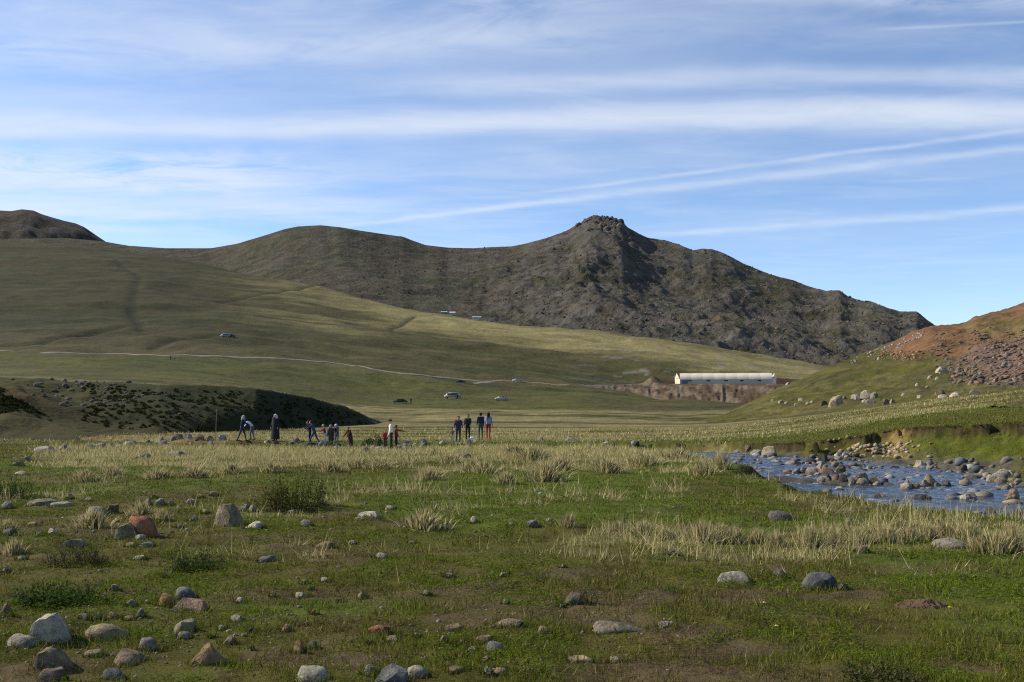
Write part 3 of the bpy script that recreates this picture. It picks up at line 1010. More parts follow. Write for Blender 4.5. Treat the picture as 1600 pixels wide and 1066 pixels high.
LMK = [(63, 990, 'the whitish lichen rock'), (161, 990, 'the beige oval boulder'), (196, 1035, 'the sandy-brown boulder'), (257, 940, 'the orange stone'), (283, 982, 'the olive-grey blocky stone'), (321, 1030, 'the rusty brown block'), (464, 1012, 'the upright orange wedge'),
       (483, 1060, 'the pale speckled stone'), (608, 1066, 'the pointed blue-grey rock'), (773, 1014, 'the tilted light grey slab'), (589, 986, 'the red-brown slab'), (565, 930, 'the upright tan stone'), (896, 938, 'the grey-brown block'), (967, 984, 'the long flat ledge'),
       (1149, 905, 'the white triangular stone'), (1283, 915, 'the blue-grey squared block'), (1493, 852, 'the pale flat stone'), (1226, 808, 'the dark-grey hump'), (203, 830, 'the round red-brown boulder'), (352, 808, 'the lichen boulder'), (394, 824, 'the bright white rock'),
       (146, 800, 'the rounded grey boulder'), (57, 785, 'the long grey slab'), (219, 714, 'the lone grey boulder'), (345, 686, 'the stake'), (458, 770, 'the dark leafy bush'), (660, 815, 'the broad tussock'), (721, 712, 'the brown boulder in pale grass'), (888, 815, 'the small tussock'),
       (414, 875, 'the blue-grey flat stone'), (75, 930, 'the dark weeds'), (430, 690, 'the person in the long black coat'), (547, 700, 'the stooping person in maroon'), (614, 702, 'the person in the white sweater'), (716, 694, 'the person in printed purple'), (757, 688, 'the person in red trousers'),
       (1460, 755, 'the beige egg-shaped boulder'), (1422, 774, 'the brown boulder in the water'), (1298, 740, 'the brown boulder of the upper stream'), (1204, 706, 'the pale pointed boulder'), (1243, 730, 'the broad pale slab'), (1346, 750, 'the tan-grey boulder'), (1520, 788, 'the grey upright stone in fast water'),
       (1586, 772, 'the pinkish boulder in the water'), (1574, 742, 'the pale sloping slab'), (1443, 726, 'the white-topped stone'), (1400, 734, 'the dark mossy stone'), (1309, 625, 'the tan pyramid boulder'), (1360, 620, 'the boulder cluster'), (1475, 577, 'the whitish hill boulder'), (1496, 614, 'the pale terrace boulder'),
       (1540, 545, 'the middle of the scree'), (1590, 575, 'the lower end of the scree'), (110, 850, 'the long slab in brown weeds'), (1100, 840, 'the large straw tussock'), (1560, 850, 'the tallest straw clump')]


def lm(px, py):
    q = min(LMK, key=lambda t: (t[0] - px) ** 2 + ((t[1] - py) * 2.2) ** 2)
    d = math.hypot(q[0] - px, (q[1] - py) * 2.2)
    return ('touching ' if d < 26 else 'close to ' if d < 60 else 'some way from ') + q[2]


def zone(px, py):
    if py > 860:
        if px < 540:
            return 'in the stony turf near the orange stone', 'stones in the near stony turf'
        if px < 1100:
            return 'in the worn turf around the flat ledge', 'stones around the ledge'
        return 'in the turf near the blue-grey block', 'stones near the blue-grey block'
    if py > 740:
        if px < 540:
            return 'among rubble near the leafy bush and red-brown boulder', 'stones near the leafy bush'
        return 'among the dry tussocks of the green meadow', 'stones among the tussocks'
    return 'in the stone belt near the walkers', 'stones of the belt by the walkers'


def px_rock(px, base, w, h, col, style='a', label=None, big=None, fn=ground_z, tilt=0.0, dep=0.85, rz=None, **k):
    x, y, z = find(px, base, fn, **k)
    sc = y / F
    W, H = w * sc, h * sc
    big = (w >= 24) if big is None else big
    D = W * dep
    grp = None
    nm = 'boulder' if W > 0.55 else 'stone'
    if label is None:
        zt, grp = zone(px, base)
        size = 'tiny' if w < 11 else ('small' if w < 20 else 'flat' if h < 0.42 * w else 'medium')
        shp = 'rounded' if style == 'r' else 'angular'
        label = '%s %s %s stone %s' % (size, shp, CNAME[col], lm(px, base))
    return put_rock(x, y + D * 0.4, z, W * 1.06, H * 0.76 + 0.005, D, col, style, label, nm, grp, nm, big, tilt, rz)


R = px_rock
# --- foreground left
R(63, 1003, 66, 47, PALE, 'a', 'large whitish lichen-covered rock leaning above the pale slab', tilt=-0.25)
R(24, 1013, 56, 18, PALE, 'r', 'low pale slab lying against the whitish lichen-covered rock')
R(68, 1049, 56, 37, TANS, 'a', 'tan wedge-shaped stone with a dark shaded end', tilt=-0.45)
R(70, 1072, 52, 28, MAUVE, 'a', 'dark purplish rugged stone below the tan wedge')
R(161, 1002, 78, 27, TANS, 'r', 'long smooth beige oval boulder half sunk in turf', dep=0.6, rz=0.05)
R(196, 1043, 60, 26, (0.27, 0.225, 0.165), 'r', 'flattish sandy-brown boulder touching a small lilac stone')
R(226, 1017, 29, 20, LILAC, 'r', 'small lilac-grey stone resting behind the sandy-brown boulder')
R(172, 1064, 40, 17, BLUE, 'r', 'flat blue-grey stone in front of the sandy-brown boulder')
R(144, 1029, 32, 13, TANS, 'a', 'thin tan sliver of stone beside the beige oval')
R(6, 964, 26, 26, BRN, 'a', 'brown angular rock behind the pale slab, in dark weeds')
R(128, 968, 22, 8, GREY); R(148, 972, 18, 8, DARK); R(174, 968, 30, 10, BRN); R(203, 950, 18, 13, LILAC); R(219, 966, 13, 19, PALE); R(228, 945, 10, 9, PALE)
R(242, 991, 9, 6, WHT, 'r'); R(200, 970, 20, 8, TANS)
R(257, 948, 32, 22, ORNG, 'r', 'bright orange rounded stone touching a grey and a pinkish stone')
R(286, 938, 37, 20, BLUE, 'r', 'smooth bluish-grey stone behind the orange one')
R(294, 957, 50, 22, PINK, 'a', 'pinkish-tan pointed stone beside the orange one', tilt=0.25)
R(283, 989, 38, 22, (0.235, 0.225, 0.175), 'a', 'olive-grey blocky stone with a dark right face')
R(285, 999, 24, 11, (0.30, 0.32, 0.35), 'r', 'light blue-grey pebble under the olive-grey stone')
R(321, 1042, 66, 36, (0.28, 0.19, 0.10), 'a', 'rusty orange-brown block with a dark undercut front')
R(356, 1010, 25, 15, PINK, 'a', 'pink stone perched behind the rusty block')
R(368, 973, 22, 11, WHT); R(344, 987, 16, 9, PALE); R(392, 991, 19, 11, DARK); R(446, 989, 21, 12, (0.28, 0.19, 0.10), 'r', 'orange-tan cobble with a dark stone behind it')
R(464, 1022, 22, 25, (0.33, 0.20, 0.11), 'a', 'upright orange wedge of stone beside dark stones'); R(485, 1015, 22, 14, DARK)
R(483, 1069, 56, 25, PALE, 'r', 'pale stone with dark speckles at the turf edge')
R(392, 1018, 7, 6, WHT, 'r'); R(490, 961, 13, 10, REDB); R(375, 944, 24, 10, PALE); R(470, 936, 27, 10, PALE); R(425, 934, 13, 11, TANS)
R(430, 915, 9, 6, TANS); R(505, 911, 17, 9, WHT); R(474, 914, 15, 8, TANS); R(484, 923, 12, 7, PALE); R(529, 943, 12, 8, PALE)
R(178, 925, 16, 12, LILAC); R(140, 930, 10, 8, TANS); R(258, 905, 10, 8, LILAC); R(330, 1000, 10, 6, DARK)
# --- foreground middle
R(608, 1078, 62, 34, (0.16, 0.17, 0.20), 'a', 'blue-grey pointed rock with a dark right side, beside a speckled stone', tilt=0.2)
R(577, 1059, 28, 17, (0.25, 0.25, 0.20), 'r', 'greenish-pale stone left of the pointed blue-grey rock')
R(651, 1062, 40, 18, PALE, 'r', 'pale yellowish speckled stone beside the pointed blue-grey rock')
R(715, 1053, 33, 9, TANS, 'r'); R(762, 1036, 22, 12, BRN); R(762, 1055, 22, 13, BLUE); R(783, 1057, 31, 10, TANS, 'r')
R(773, 1021, 37, 18, (0.29, 0.30, 0.32), 'r', 'light grey slab tilted beside red-brown rubble', tilt=-0.2)
R(710, 988, 31, 13, TANS); R(693, 1006, 14, 17, TANS); R(753, 1008, 35, 13, PINK); R(736, 1019, 21, 7, PALE)
R(589, 992, 45, 13, REDB, 'a', 'low red-brown slab in bare soil'); R(651, 998, 14, 9, PALE); R(575, 1008, 18, 8, BRN); R(610, 1003, 24, 8, TANS)
R(565, 938, 18, 21, TANS, 'a', 'upright tan stone standing alone in short turf'); R(789, 945, 13, 9, GREY)
R(896, 946, 36, 20, (0.17, 0.15, 0.125), 'a', 'grey-brown block with weeds growing at its right side'); R(877, 951, 10, 6, PALE)
R(967, 990, 108, 18, (0.30, 0.275, 0.23), 'a', 'long flat ledge of pale grey-brown stone', dep=0.4, rz=0.02); R(1043, 981, 30, 7, PALE)
R(852, 990, 25, 11, TANS, 'r'); R(795, 981, 58, 9, TANS); R(904, 1037, 44, 8, TANS); R(965, 1037, 28, 10, TANS)
R(597, 874, 26, 9, PALE, 'r'); R(880, 888, 9, 8, WHT, 'r'); R(700, 905, 22, 7, TANS); R(788, 902, 16, 7, PALE); R(720, 1030, 14, 7, BRN); R(664, 932, 18, 9, GREY)
# --- foreground right
R(1149, 913, 52, 19, (0.44, 0.43, 0.42), 'a', 'white low triangular stone by itself in turf')
R(1223, 904, 32, 17, (0.10, 0.10, 0.11), 'a', 'dark grey stone between the white triangle and the blue-grey block')
R(1283, 923, 62, 38, (0.10, 0.112, 0.13), 'a', 'blue-grey squared block with a fissured face', dep=0.7, rz=0.03)
R(1319, 923, 20, 17, DARK, 'a', 'dark broken piece against the end of the blue-grey block')
R(1493, 859, 62, 14, (0.40, 0.385, 0.35), 'r', 'pale flat stone among the straw tussocks')
R(1226, 815, 48, 18, (0.12, 0.12, 0.13), 'r', 'smooth dark-grey hump of stone in bright green turf')
R(1329, 822, 12, 13, DARK); R(1050, 868, 14, 13, GREY); R(1346, 864, 30, 12, BRN); R(1075, 719, 15, 10, DARK); R(894, 690, 32, 8, GREY, 'r')
# --- middle distance left
R(214, 841, 50, 42, (0.32, 0.14, 0.07), 'r', 'round red-brown boulder with a dark shaded right side', dep=0.95)
R(190, 844, 40, 28, (0.28, 0.225, 0.16), 'a', 'tan slab leaning on the round red-brown boulder', tilt=-0.3)
R(215, 844, 20, 10, PALE)
R(352, 823, 46, 43, (0.29, 0.265, 0.185), 'a', 'tall yellowish lichen boulder next to a white rock', tilt=-0.12)
R(394, 828, 36, 12, (0.56, 0.54, 0.53), 'a', 'bright white rock at the foot of the lichen boulder')
R(380, 800, 24, 14, BLUE, 'a', 'blue-grey stone behind the lichen boulder'); R(393, 801, 16, 15, TANS)
R(146, 813, 36, 25, (0.26, 0.25, 0.23), 'r', 'rounded grey boulder behind pale dry grass'); R(172, 803, 25, 19, BRN)
R(7, 796, 22, 14, BLUE, 'r'); R(57, 791, 58, 15, (0.25, 0.235, 0.21), 'a', 'long low grey slab beside a whitish slab', dep=0.5); R(94, 793, 35, 11, PALE, 'a', 'thin whitish slab at the end of the long grey slab', dep=0.5); R(107, 782, 12, 11, TANS)
R(136, 785, 14, 8, PALE); R(214, 792, 16, 14, BRN); R(228, 791, 15, 16, GREY); R(248, 792, 18, 16, GREY); R(264, 792, 15, 11, TANS); R(240, 781, 11, 9, BRN)
R(219, 719, 28, 14, GREY, 'a', 'lone grey boulder in pale grass below the stone belt'); R(64, 706, 30, 12, PALE); R(39, 722, 20, 12, GREY); R(25, 729, 20, 9, TANS); R(29, 743, 23, 8, PALE)
R(140, 701, 18, 10, GREY); R(156, 700, 18, 9, LILAC); R(171, 699, 14, 11, DARK); R(199, 697, 20, 9, LILAC); R(249, 690, 16, 11, GREY); R(270, 714, 30, 9, GREY); R(288, 712, 16, 7, LILAC)
R(277, 688, 16, 11, MAUVE); R(292, 687, 16, 12, LILAC); R(310, 689, 16, 10, MAUVE); R(326, 688, 14, 9, GREY); R(345, 691, 17, 13, LILAC, 'a', 'squarish lilac boulder below the thin stake'); R(268, 692, 10, 8, GREY)
R(297, 789, 15, 10, PALE); R(333, 776, 14, 9, TANS); R(312, 780, 12, 8, BRN); R(476, 823, 22, 13, PALE); R(456, 803, 16, 8, LILAC); R(574, 808, 34, 9, PALE); R(560, 814, 22, 7, TANS)
R(608, 797, 20, 9, PALE, 'r'); R(683, 794, 11, 7, WHT, 'r'); R(740, 819, 15, 14, PALE); R(833, 825, 22, 15, GREY); R(800, 822, 13, 8, GREY); R(858, 816, 12, 8, PALE)
R(721, 716, 32, 12, (0.24, 0.19, 0.15), 'a', 'brown boulder alone in the pale grass below the walkers'); R(506, 857, 36, 11, BRN); R(414, 880, 34, 12, BLUE, 'a', 'blue-grey flat stone with a small stone on its corner')
R(60, 839, 16, 10, GREY); R(80, 837, 24, 12, PALE); R(10, 838, 24, 14, DARK); R(110, 855, 44, 13, GREY, 'a', 'long grey stone slab in brown weeds below the dry grass', dep=0.5); R(45, 822, 24, 8, TANS)
R(226, 857, 26, 9, GREY); R(202, 856, 18, 8, TANS); R(215, 876, 24, 7, PALE); R(30, 876, 18, 8, PALE); R(6, 897, 12, 9, LILAC); R(300, 815, 18, 10, GREY); R(278, 826, 14, 8, BRN); R(318, 805, 16, 9, TANS)
R(440, 800, 14, 6, TANS); R(505, 790, 12, 6, GREY); R(548, 850, 18, 6, PALE); R(642, 850, 16, 5, TANS)
# belt along the upper stream
for i in range(38):
    px = _rk.choice([_rk.uniform(20, 430), _rk.uniform(430, 860), _rk.uniform(560, 700)])
    py = np.interp(px, [0, 120, 260, 420, 560, 700, 860], [715, 702, 692, 692, 700, 697, 692]) + _rk.uniform(-5, 6)
    w = _rk.uniform(8, 17)
    R(px, py, w, w * _rk.uniform(0.45, 0.75), _rk.choice([GREY, LILAC, PALE, MAUVE, DARK, GREY]), _rk.choice('aar'))

# --- stones of the stream
SL = 'in the rocky stream bed'


def SR(px, base, w, h, col, style, label, **k):
    return px_rock(px, base, w, h, col, style, label, **k)


SR(1460, 764, 34, 30, (0.36, 0.31, 0.23), 'r', 'large beige egg-shaped boulder standing in the stream', dep=0.9)
SR(1422, 779, 26, 17, (0.24, 0.15, 0.10), 'r', 'brown rounded boulder in the water beside the beige egg-shaped one')
SR(1444, 768, 20, 10, PINK, 'r', 'pink stone wedged between brown and beige boulders in the stream')
SR(1441, 785, 32, 13, DARK, 'a', 'dark wet stone in front of the beige egg-shaped boulder')
SR(1443, 732, 24, 17, PALE, 'a', 'white-topped stone at the far water edge below the green bank')
SR(1520, 793, 20, 15, GREY, 'a', 'grey upright stone in fast water')
SR(1586, 778, 22, 17, PINK, 'r', 'pinkish rounded boulder standing in open water')
SR(1574, 746, 34, 12, PALE, 'a', 'pale slab sloping into the water from the green bank', tilt=-0.25)
SR(1530, 747, 36, 9, GREY, 'a', 'flat grey slab along the far water edge')
SR(1498, 746, 22, 12, GREY, 'r', 'rounded grey stone beside the flat slab at the far water edge')
SR(1182, 719, 28, 22, (0.25, 0.245, 0.245), 'a', 'grey angular boulder at the foot of the cut bank', tilt=0.3)
SR(1204, 713, 24, 20, (0.40, 0.375, 0.32), 'a', 'pale pointed boulder at the foot of the cut bank')
SR(1298, 748, 30, 21, (0.20, 0.15, 0.11), 'r', 'brown boulder with a tan flank in the upper stream')
SR(1273, 747, 28, 19, (0.24, 0.215, 0.21), 'r', 'grey rounded boulder left of the brown one in the upper stream')
SR(1346, 757, 30, 20, (0.27, 0.23, 0.19), 'a', 'tan-grey boulder at the water edge with brown cap')
SR(1243, 734, 44, 15, (0.29, 0.30, 0.28), 'a', 'broad pale slab in the upper stream', dep=0.7)
SR(1288, 722, 17, 16, DARK, 'a', 'black pointed stone on the gravel of the far bank')
SR(1208, 726, 16, 9, WHT, 'a', 'white stone in the upper stream')
SR(1342, 738, 34, 12, TANS, 'r', 'flat tan stone behind the tan-grey boulder in the stream')
SR(1400, 738, 22, 12, DARK, 'a', 'dark mossy stone in the middle of the stream')
SR(1155, 712, 18, 12, GREY, 'a', 'grey stone where the stream bends out of sight')
SR(1170, 706, 22, 14, MAUVE, 'a', 'mauve rock under the turf lip at the stream bend')
for i in range(122):
    k = _rk.random()
    px = _rk.uniform(1150, 1598)
    lo = np.interp(px, [1150, 1250, 1400, 1600], [712, 716, 722, 742]); hi = np.interp(px, [1150, 1250, 1400, 1500, 1600], [722, 745, 782, 800, 812])
    py = lo + (hi - lo) * _rk.random() ** 0.8
    w = _rk.uniform(8, 20) * (0.75 + 0.5 * (py - 700) / 100)
    col = _rk.choice([GREY, BLUE, PALE, TANS, DARK, BRN, GREY, LILAC])
    st = _rk.choice('ara')
    big = 'medium' if w > 15 else 'small'
    lab = '%s %s %s stream stone %s' % (big, 'rounded' if st == 'r' else 'jagged', CNAME[col], lm(px, py))
    x, y, z = find(px, py)
    W = w * y / F; H = W * _rk.uniform(0.16, 0.42)
    z = max(z, float(stream_d(np.array([x]), np.array([y]))[2][0]) - 0.10)
    put_rock(x, y, z, W, H + 0.06, W * 0.85, col, st, lab, 'stone', 'stones in the rocky stream', 'stone', False)
# --- boulders on the right hill
HR = lambda *a, **k: px_rock(*a, fn=hill_z, lo=80, hi=230, **k)
HR(1309, 634, 27, 22, (0.34, 0.30, 0.24), 'a', 'large tan pyramid boulder on the grassy hill foot')
HR(1289, 633, 12, 9, DARK, 'a', 'dark stone beside the tan pyramid boulder'); HR(1320, 624, 9, 8, GREY, 'a', 'grey stone behind the tan pyramid boulder')
HR(1338, 625, 15, 11, PALE, 'a', 'pale boulder between the pyramid boulder and the boulder cluster')
HR(1355, 621, 20, 15, (0.36, 0.34, 0.31), 'a', 'largest pale boulder of the cluster on the hill'); HR(1369, 622, 14, 13, GREY, 'a', 'grey boulder at the end of the cluster on the hill')
HR(1362, 631, 16, 9, GREY, 'a', 'flat grey boulder in front of the cluster on the hill'); HR(1352, 629, 10, 7, PALE, 'a', 'small pale boulder in front of the cluster on the hill')
HR(1387, 632, 14, 11, MAUVE, 'a', 'mauve boulder beyond the cluster on the hill'); HR(1396, 630, 10, 8, PINK, 'a', 'pinkish boulder beside the mauve one on the hill')
HR(1470, 617, 17, 10, (0.30, 0.24, 0.17), 'a', 'brown boulder at the top of the hay terrace'); HR(1475, 621, 16, 6, PALE, 'a', 'pale slab under the brown boulder at the terrace')
HR(1496, 619, 18, 10, PALE, 'r', 'pale rounded boulder at the top of the hay terrace'); HR(1525, 616, 16, 8, GREY, 'a', 'grey boulder on the terrace below the scree')
HR(1475, 583, 19, 13, (0.44, 0.42, 0.38), 'a', 'whitish boulder on the hill above the turf'); HR(1488, 581, 12, 8, GREY, 'a', 'grey stone beside the whitish boulder on the hill')
for (px, py, w) in [(1221, 630, 9), (1252, 627, 10), (1230, 631, 7), (1262, 632, 8), (1208, 627, 7), (1435, 603, 8), (1455, 591, 8), (1466, 593, 8), (1438, 622, 9), (1412, 618, 8), (1245, 634, 7), (1270, 629, 7), (1450, 606, 6), (1374, 562, 8), (1232, 601, 8)]:
    HR(px, py, w, w * 0.65, PALE, 'a', 'small pale stone on the green hill ' + lm(px, py))['group'] = 'small pale stones on the hill'
for i in range(14):
    px = _rk.uniform(1480, 1600); py = _rk.uniform(535, 598) + (1600 - px) * 0.08
    w = _rk.uniform(7, 11)
    c_ = _rk.choice([MAUVE, PINK, GREY, MAUVE, GREY])
    HR(px, py, w, w * 0.7, c_, 'a', '%s scree block %s' % (('large' if w > 9 else 'small') + ' ' + CNAME[c_], lm(px, py)))['group'] = 'blocks of the scree slope'


def scatter_rocks(name, pts, size, col, mat, seed, label, cat, nvar=10, squash=0.75):
    """many loose rocks joined into one mesh (too many to count)"""
    r = np.random.default_rng(seed)
    shapes = [rock_shape(1, seed * 7 + i, 0.6) for i in range(nvar)]
    V = []; Fc = []; C = []; off = 0
    for i in range(len(pts)):
        p, f = shapes[i % nvar]
        th = r.random() * 6.283; c, s = math.cos(th), math.sin(th)
        q = p * size[i] * np.array([1, 0.7 + 0.5 * r.random(), squash * (0.6 + 0.6 * r.random())])
        q = np.stack([q[:, 0] * c - q[:, 1] * s, q[:, 0] * s + q[:, 1] * c, q[:, 2]], 1) + pts[i]
        V.append(q); Fc.append(f + off); C.append(np.tile(col[i] * (0.75 + 0.5 * r.random()), (len(q), 1))); off += len(q)
    o = mesh_from(name, np.concatenate(V), np.concatenate(Fc), mat, False, np.concatenate(C))
    return stuff(o, label, cat)


# scree slope
n = 3600
pxs = rng.uniform(1400, 1640, n * 4); pys = rng.uniform(515, 602, n * 4)
keep = (fbm(pxs / 30, pys / 22, 4, 0.6, 181) + np.clip((pxs - 1470) / 130, -0.4, 0.35) * 0.6 + np.where(pys < 530, -0.2, 0) + rng.normal(0, 0.10, len(pxs)) > 0.60)
pxs, pys = pxs[keep][:n], pys[keep][:n]
P3 = []
Yl = np.exp(np.linspace(math.log(85), math.log(225), 160))
for a_, b_ in zip(pxs, pys):
    a, s = slopes(a_, b_)
    g = hill_z(a * Yl, Yl); k = np.where(g >= EYE + s * Yl)[0]
    if len(k):
        i = k[0]; P3.append((a * Yl[i], Yl[i], g[i]))
P3 = np.array(P3)
sz = 0.05 + 0.36 * rng.random(len(P3)) ** 5
cc = np.array([(0.12, 0.088, 0.068), (0.15, 0.10, 0.07), (0.13, 0.115, 0.095), (0.09, 0.064, 0.05)])[rng.integers(0, 4, len(P3))]
scatter_rocks('scree', P3, sz, cc, M_SCREE, 5, 'mauve and grey scree spilling below the red earth of the hill', 'scree')

# gravel and cobbles of the stream, too many to count
i_ = rng.integers(20, len(SP_D) - 1, 6000)
off = rng.uniform(-1.05, 1.75, 6000) * SP_D[i_, 2]
gx = SP_D[i_, 0] + _nor[i_, 0] * off + rng.normal(0, 0.3, 6000); gy = SP_D[i_, 1] + _nor[i_, 1] * off + rng.normal(0, 0.3, 6000)
d_, s__, w__ = stream_d(gx, gy)
kp = (gy > 12) & (d_ < np.where(s__ > 0, 3.0, -0.2)) & (np.abs(gx / gy) < 0.62) & (fbm(gx * 0.35, gy * 0.35, 3, 0.5, 191) > 0.46)
gx, gy = gx[kp][:3000], gy[kp][:3000]
gz = np.maximum(ground_z(gx, gy), np.where(stream_d(gx, gy)[0] < 0, stream_d(gx, gy)[2] - 0.12, -9))
sz = 0.03 + 0.20 * rng.random(len(gx)) ** 2.5
cc = np.array([GREY, TANS, PALE, DARK, BLUE, (0.22, 0.19, 0.15)])[rng.integers(0, 6, len(gx))] * 0.55
scatter_rocks('gravel', np.stack([gx, gy, gz + sz * 0.3], 1), sz, cc, M_SCREE, 6, 'loose cobbles and gravel along the rocky stream', 'gravel')

# boulders strewn over the mountain
n = 3400
aq = (rng.uniform(560, 1500, n * 3) - 800) / F; tq_ = rng.uniform(0.1, 1.0, n * 3)
xm_, ym_, zm_, pm_ = mountain_pt(aq, tq_)
kp = (fbm(xm_ / 80, ym_ / 80, 3, 0.5, 195) + 0.12 * smooth(pm_, 750, 1000) > 0.52)
xm_, ym_, zm_ = xm_[kp][:n], ym_[kp][:n], zm_[kp][:n]
sz = 0.8 + 3.0 * rng.random(len(xm_)) ** 3
# crags of the summit and along the right ridge
ac = (np.concatenate([rng.normal(948, 22, 90), rng.uniform(1000, 1450, 120)]) - 800) / F
tc_ = np.concatenate([1.0 - 0.09 * rng.random(90) ** 1.3, 1.0 - 0.03 * rng.random(120)])
xc_, yc_, zc2, _p = mountain_pt(ac, tc_)
xm_ = np.concatenate([xm_, xc_]); ym_ = np.concatenate([ym_, yc_]); zm_ = np.concatenate([zm_, zc2 - 1.0])
sz = np.concatenate([sz, 3.0 + 7.0 * rng.random(90) ** 1.8, 1.5 + 3.5 * rng.random(120) ** 2])
cc = np.array([(0.075, 0.064, 0.052), (0.098, 0.084, 0.068), (0.058, 0.050, 0.042)])[rng.integers(0, 3, len(xm_))]
scatter_rocks('boulder_field', np.stack([xm_, ym_, zm_], 1), sz, cc, M_BOULD, 8, 'grey boulders strewn over the dark rocky mountain', 'boulders', squash=0.9)

# stones on the mound
n = 150
pxs = np.concatenate([rng.normal(130, 50, 110), rng.uniform(20, 330, 40)]); ysx = rng.uniform(88, 112, n)
xs_ = (pxs - 800) / F * ysx
sz = 0.10 + 0.34 * rng.random(n) ** 3
scatter_rocks('mound_rubble', np.stack([xs_, ysx, mound_z(xs_, ysx) + 0.05], 1), sz, np.tile((0.09, 0.08, 0.07), (n, 1)), M_SCREE, 9, 'grey rubble showing through turf on the dark mound', 'rubble')

# rubble: ochre debris under the bank, red blocks and pale stones on the hill, pebbles of the stony turf
def rubble(name, plist, fn, lo, hi, col, seed, label):
    P = []; S = []
    for (px, py, w) in plist:
        x, y, z = find(px, py, fn, lo, hi, 240)
        P.append((x, y, z)); S.append(w * y / F / 2)
    c_ = np.array(col)[np.random.default_rng(seed).integers(0, len(col), len(P))]
    return scatter_rocks(name, np.array(P), np.array(S), c_, M_SCREE, seed, label, 'rubble')


rubble('ochre_rubble', [(_rk.gauss(1375, 34), _rk.uniform(694, 716), _rk.uniform(4, 12)) for _ in range(150)], ground_z, 20, 98, [(0.26, 0.20, 0.12), (0.22, 0.15, 0.08), (0.28, 0.25, 0.19)], 21, 'yellowish rubble under the ochre scar of the stream bank')
rubble('red_rubble', [(_rk.gauss(1408, 20), 557 + _rk.uniform(-7, 7), _rk.uniform(3, 8)) for _ in range(90)], hill_z, 80, 230, [(0.22, 0.13, 0.085), (0.17, 0.095, 0.06)], 22, 'reddish rubble at the tip of the red earth on the hill')
_cl = []
for _ in range(60):
    q = _rk.uniform(1330, 1445); _cl.append((q, np.interp(q, [1330, 1400, 1445], [561, 536, 516]) + _rk.uniform(1, 9), _rk.uniform(2, 7)))
rubble('crest_rubble', _cl, hill_z, 80, 230, [(0.25, 0.24, 0.215), (0.19, 0.18, 0.16)], 23, 'whitish stones along the crest of the green hill')
_cl = []
for _ in range(760):
    q = _rk.choice([_rk.uniform(0, 480), _rk.uniform(0, 300), _rk.gauss(660, 110), _rk.uniform(500, 1100)])
    t_ = _rk.choice([_rk.uniform(765, 850), _rk.uniform(890, 1062), _rk.uniform(950, 1062), _rk.gauss(995, 22)])
    _cl.append((q, t_, _rk.uniform(2, 9)))
rubble('pebbles', _cl, ground_z, 3, 60, [(0.15, 0.14, 0.125), (0.17, 0.14, 0.10), (0.11, 0.085, 0.06), (0.20, 0.19, 0.17)], 24, 'small pebbles strewn through the stony turf')

# --- water
WD = _dense(np.column_stack([STREAM, np.zeros(len(STREAM))]), 44)
WW = np.interp(np.linspace(0, 1, len(WD)), np.linspace(0, 1, len(SP_W)), SP_W)
_wt = np.gradient(WD[:, :2], axis=0); _wt /= np.linalg.norm(_wt, axis=1)[:, None]
wn = 72
oo = np.linspace(-1, 1, wn)[None, :] * (WD[:, 2] + 1.6)[:, None]
wx_ = WD[:, 0][:, None] + _wt[:, 1][:, None] * oo; wy_ = WD[:, 1][:, None] - _wt[:, 0][:, None] * oo
wz_ = WW[:, None] + (ridged(wx_ * 1.6, wy_ * 1.9, 3, 0.6, 241) - 0.5) * 0.075 + (fbm(wx_ * 5, wy_ * 5, 2, 0.6, 243) - 0.5) * 0.03
wx = np.stack([wx_, wy_, wz_], 2).reshape(-1, 3)
M_WATER = bpy.data.materials.new('stream_water'); M_WATER.use_nodes = True
N = NT(M_WATER.node_tree); p = M_WATER.node_tree.nodes['Principled BSDF']
p.inputs['Base Color'].default_value = (0.016, 0.020, 0.028, 1); p.inputs['Roughness'].default_value = 0.10; p.inputs['IOR'].default_value = 1.33
geo = M_WATER.node_tree.nodes.new('ShaderNodeNewGeometry')
n1 = N.noise(geo.outputs['Position'], 1.6, 5, 0.6, 0.6); n2 = N.noise(geo.outputs['Position'], 6.0, 5, 0.7, 1.0)
b = M_WATER.node_tree.nodes.new('ShaderNodeBump'); b.inputs['Strength'].default_value = 0.8; b.inputs['Distance'].default_value = 0.06
N.l.new(N.add(n1, N.mul(n2, 0.8)), b.inputs['Height']); N.l.new(b.outputs[0], p.inputs['Normal'])
foam = N.mul(N.ramp(n2, 0.53, 0.64), N.ramp(N.noise(geo.outputs['Position'], 0.7, 3), 0.48, 0.58))
N.l.new(N.mix(N.mul(foam, 0.7), (0.014, 0.022, 0.045), (0.6, 0.62, 0.65)), p.inputs['Base Color'])
N.l.new(N.add(0.12, N.mul(foam, 0.6)), p.inputs['Roughness'])
water = mesh_from('stream', wx, grid_faces(len(WD), wn), M_WATER, True)
water['kind'] = 'structure'
# ------------------------------------------------------------------ turf and dry grass
def blades(x, y, z, h, w, col, lean=0.35, seed=0, jit=0.25):
    r = np.random.default_rng(seed)
    n = len(x)
    ph = r.random(n) * 6.2832; lp = r.random(n) * 6.2832; ln = np.abs(r.normal(0, lean, n)) * h
    b = np.stack([x, y, z - 0.01], 1)
    d = np.stack([np.cos(ph) * w / 2, np.sin(ph) * w / 2, 0 * x], 1)
    tip = b + np.stack([np.cos(lp) * ln, np.sin(lp) * ln, h], 1)
    V = np.stack([b - d, b + d, tip], 1).reshape(-1, 3)
    Fc = np.arange(3 * n).reshape(-1, 3)
    k = (1 + (r.random(n) - 0.5) * 2 * jit)[:, None]
    C = np.repeat(col * k, 3, axis=0)
    return V, Fc, C


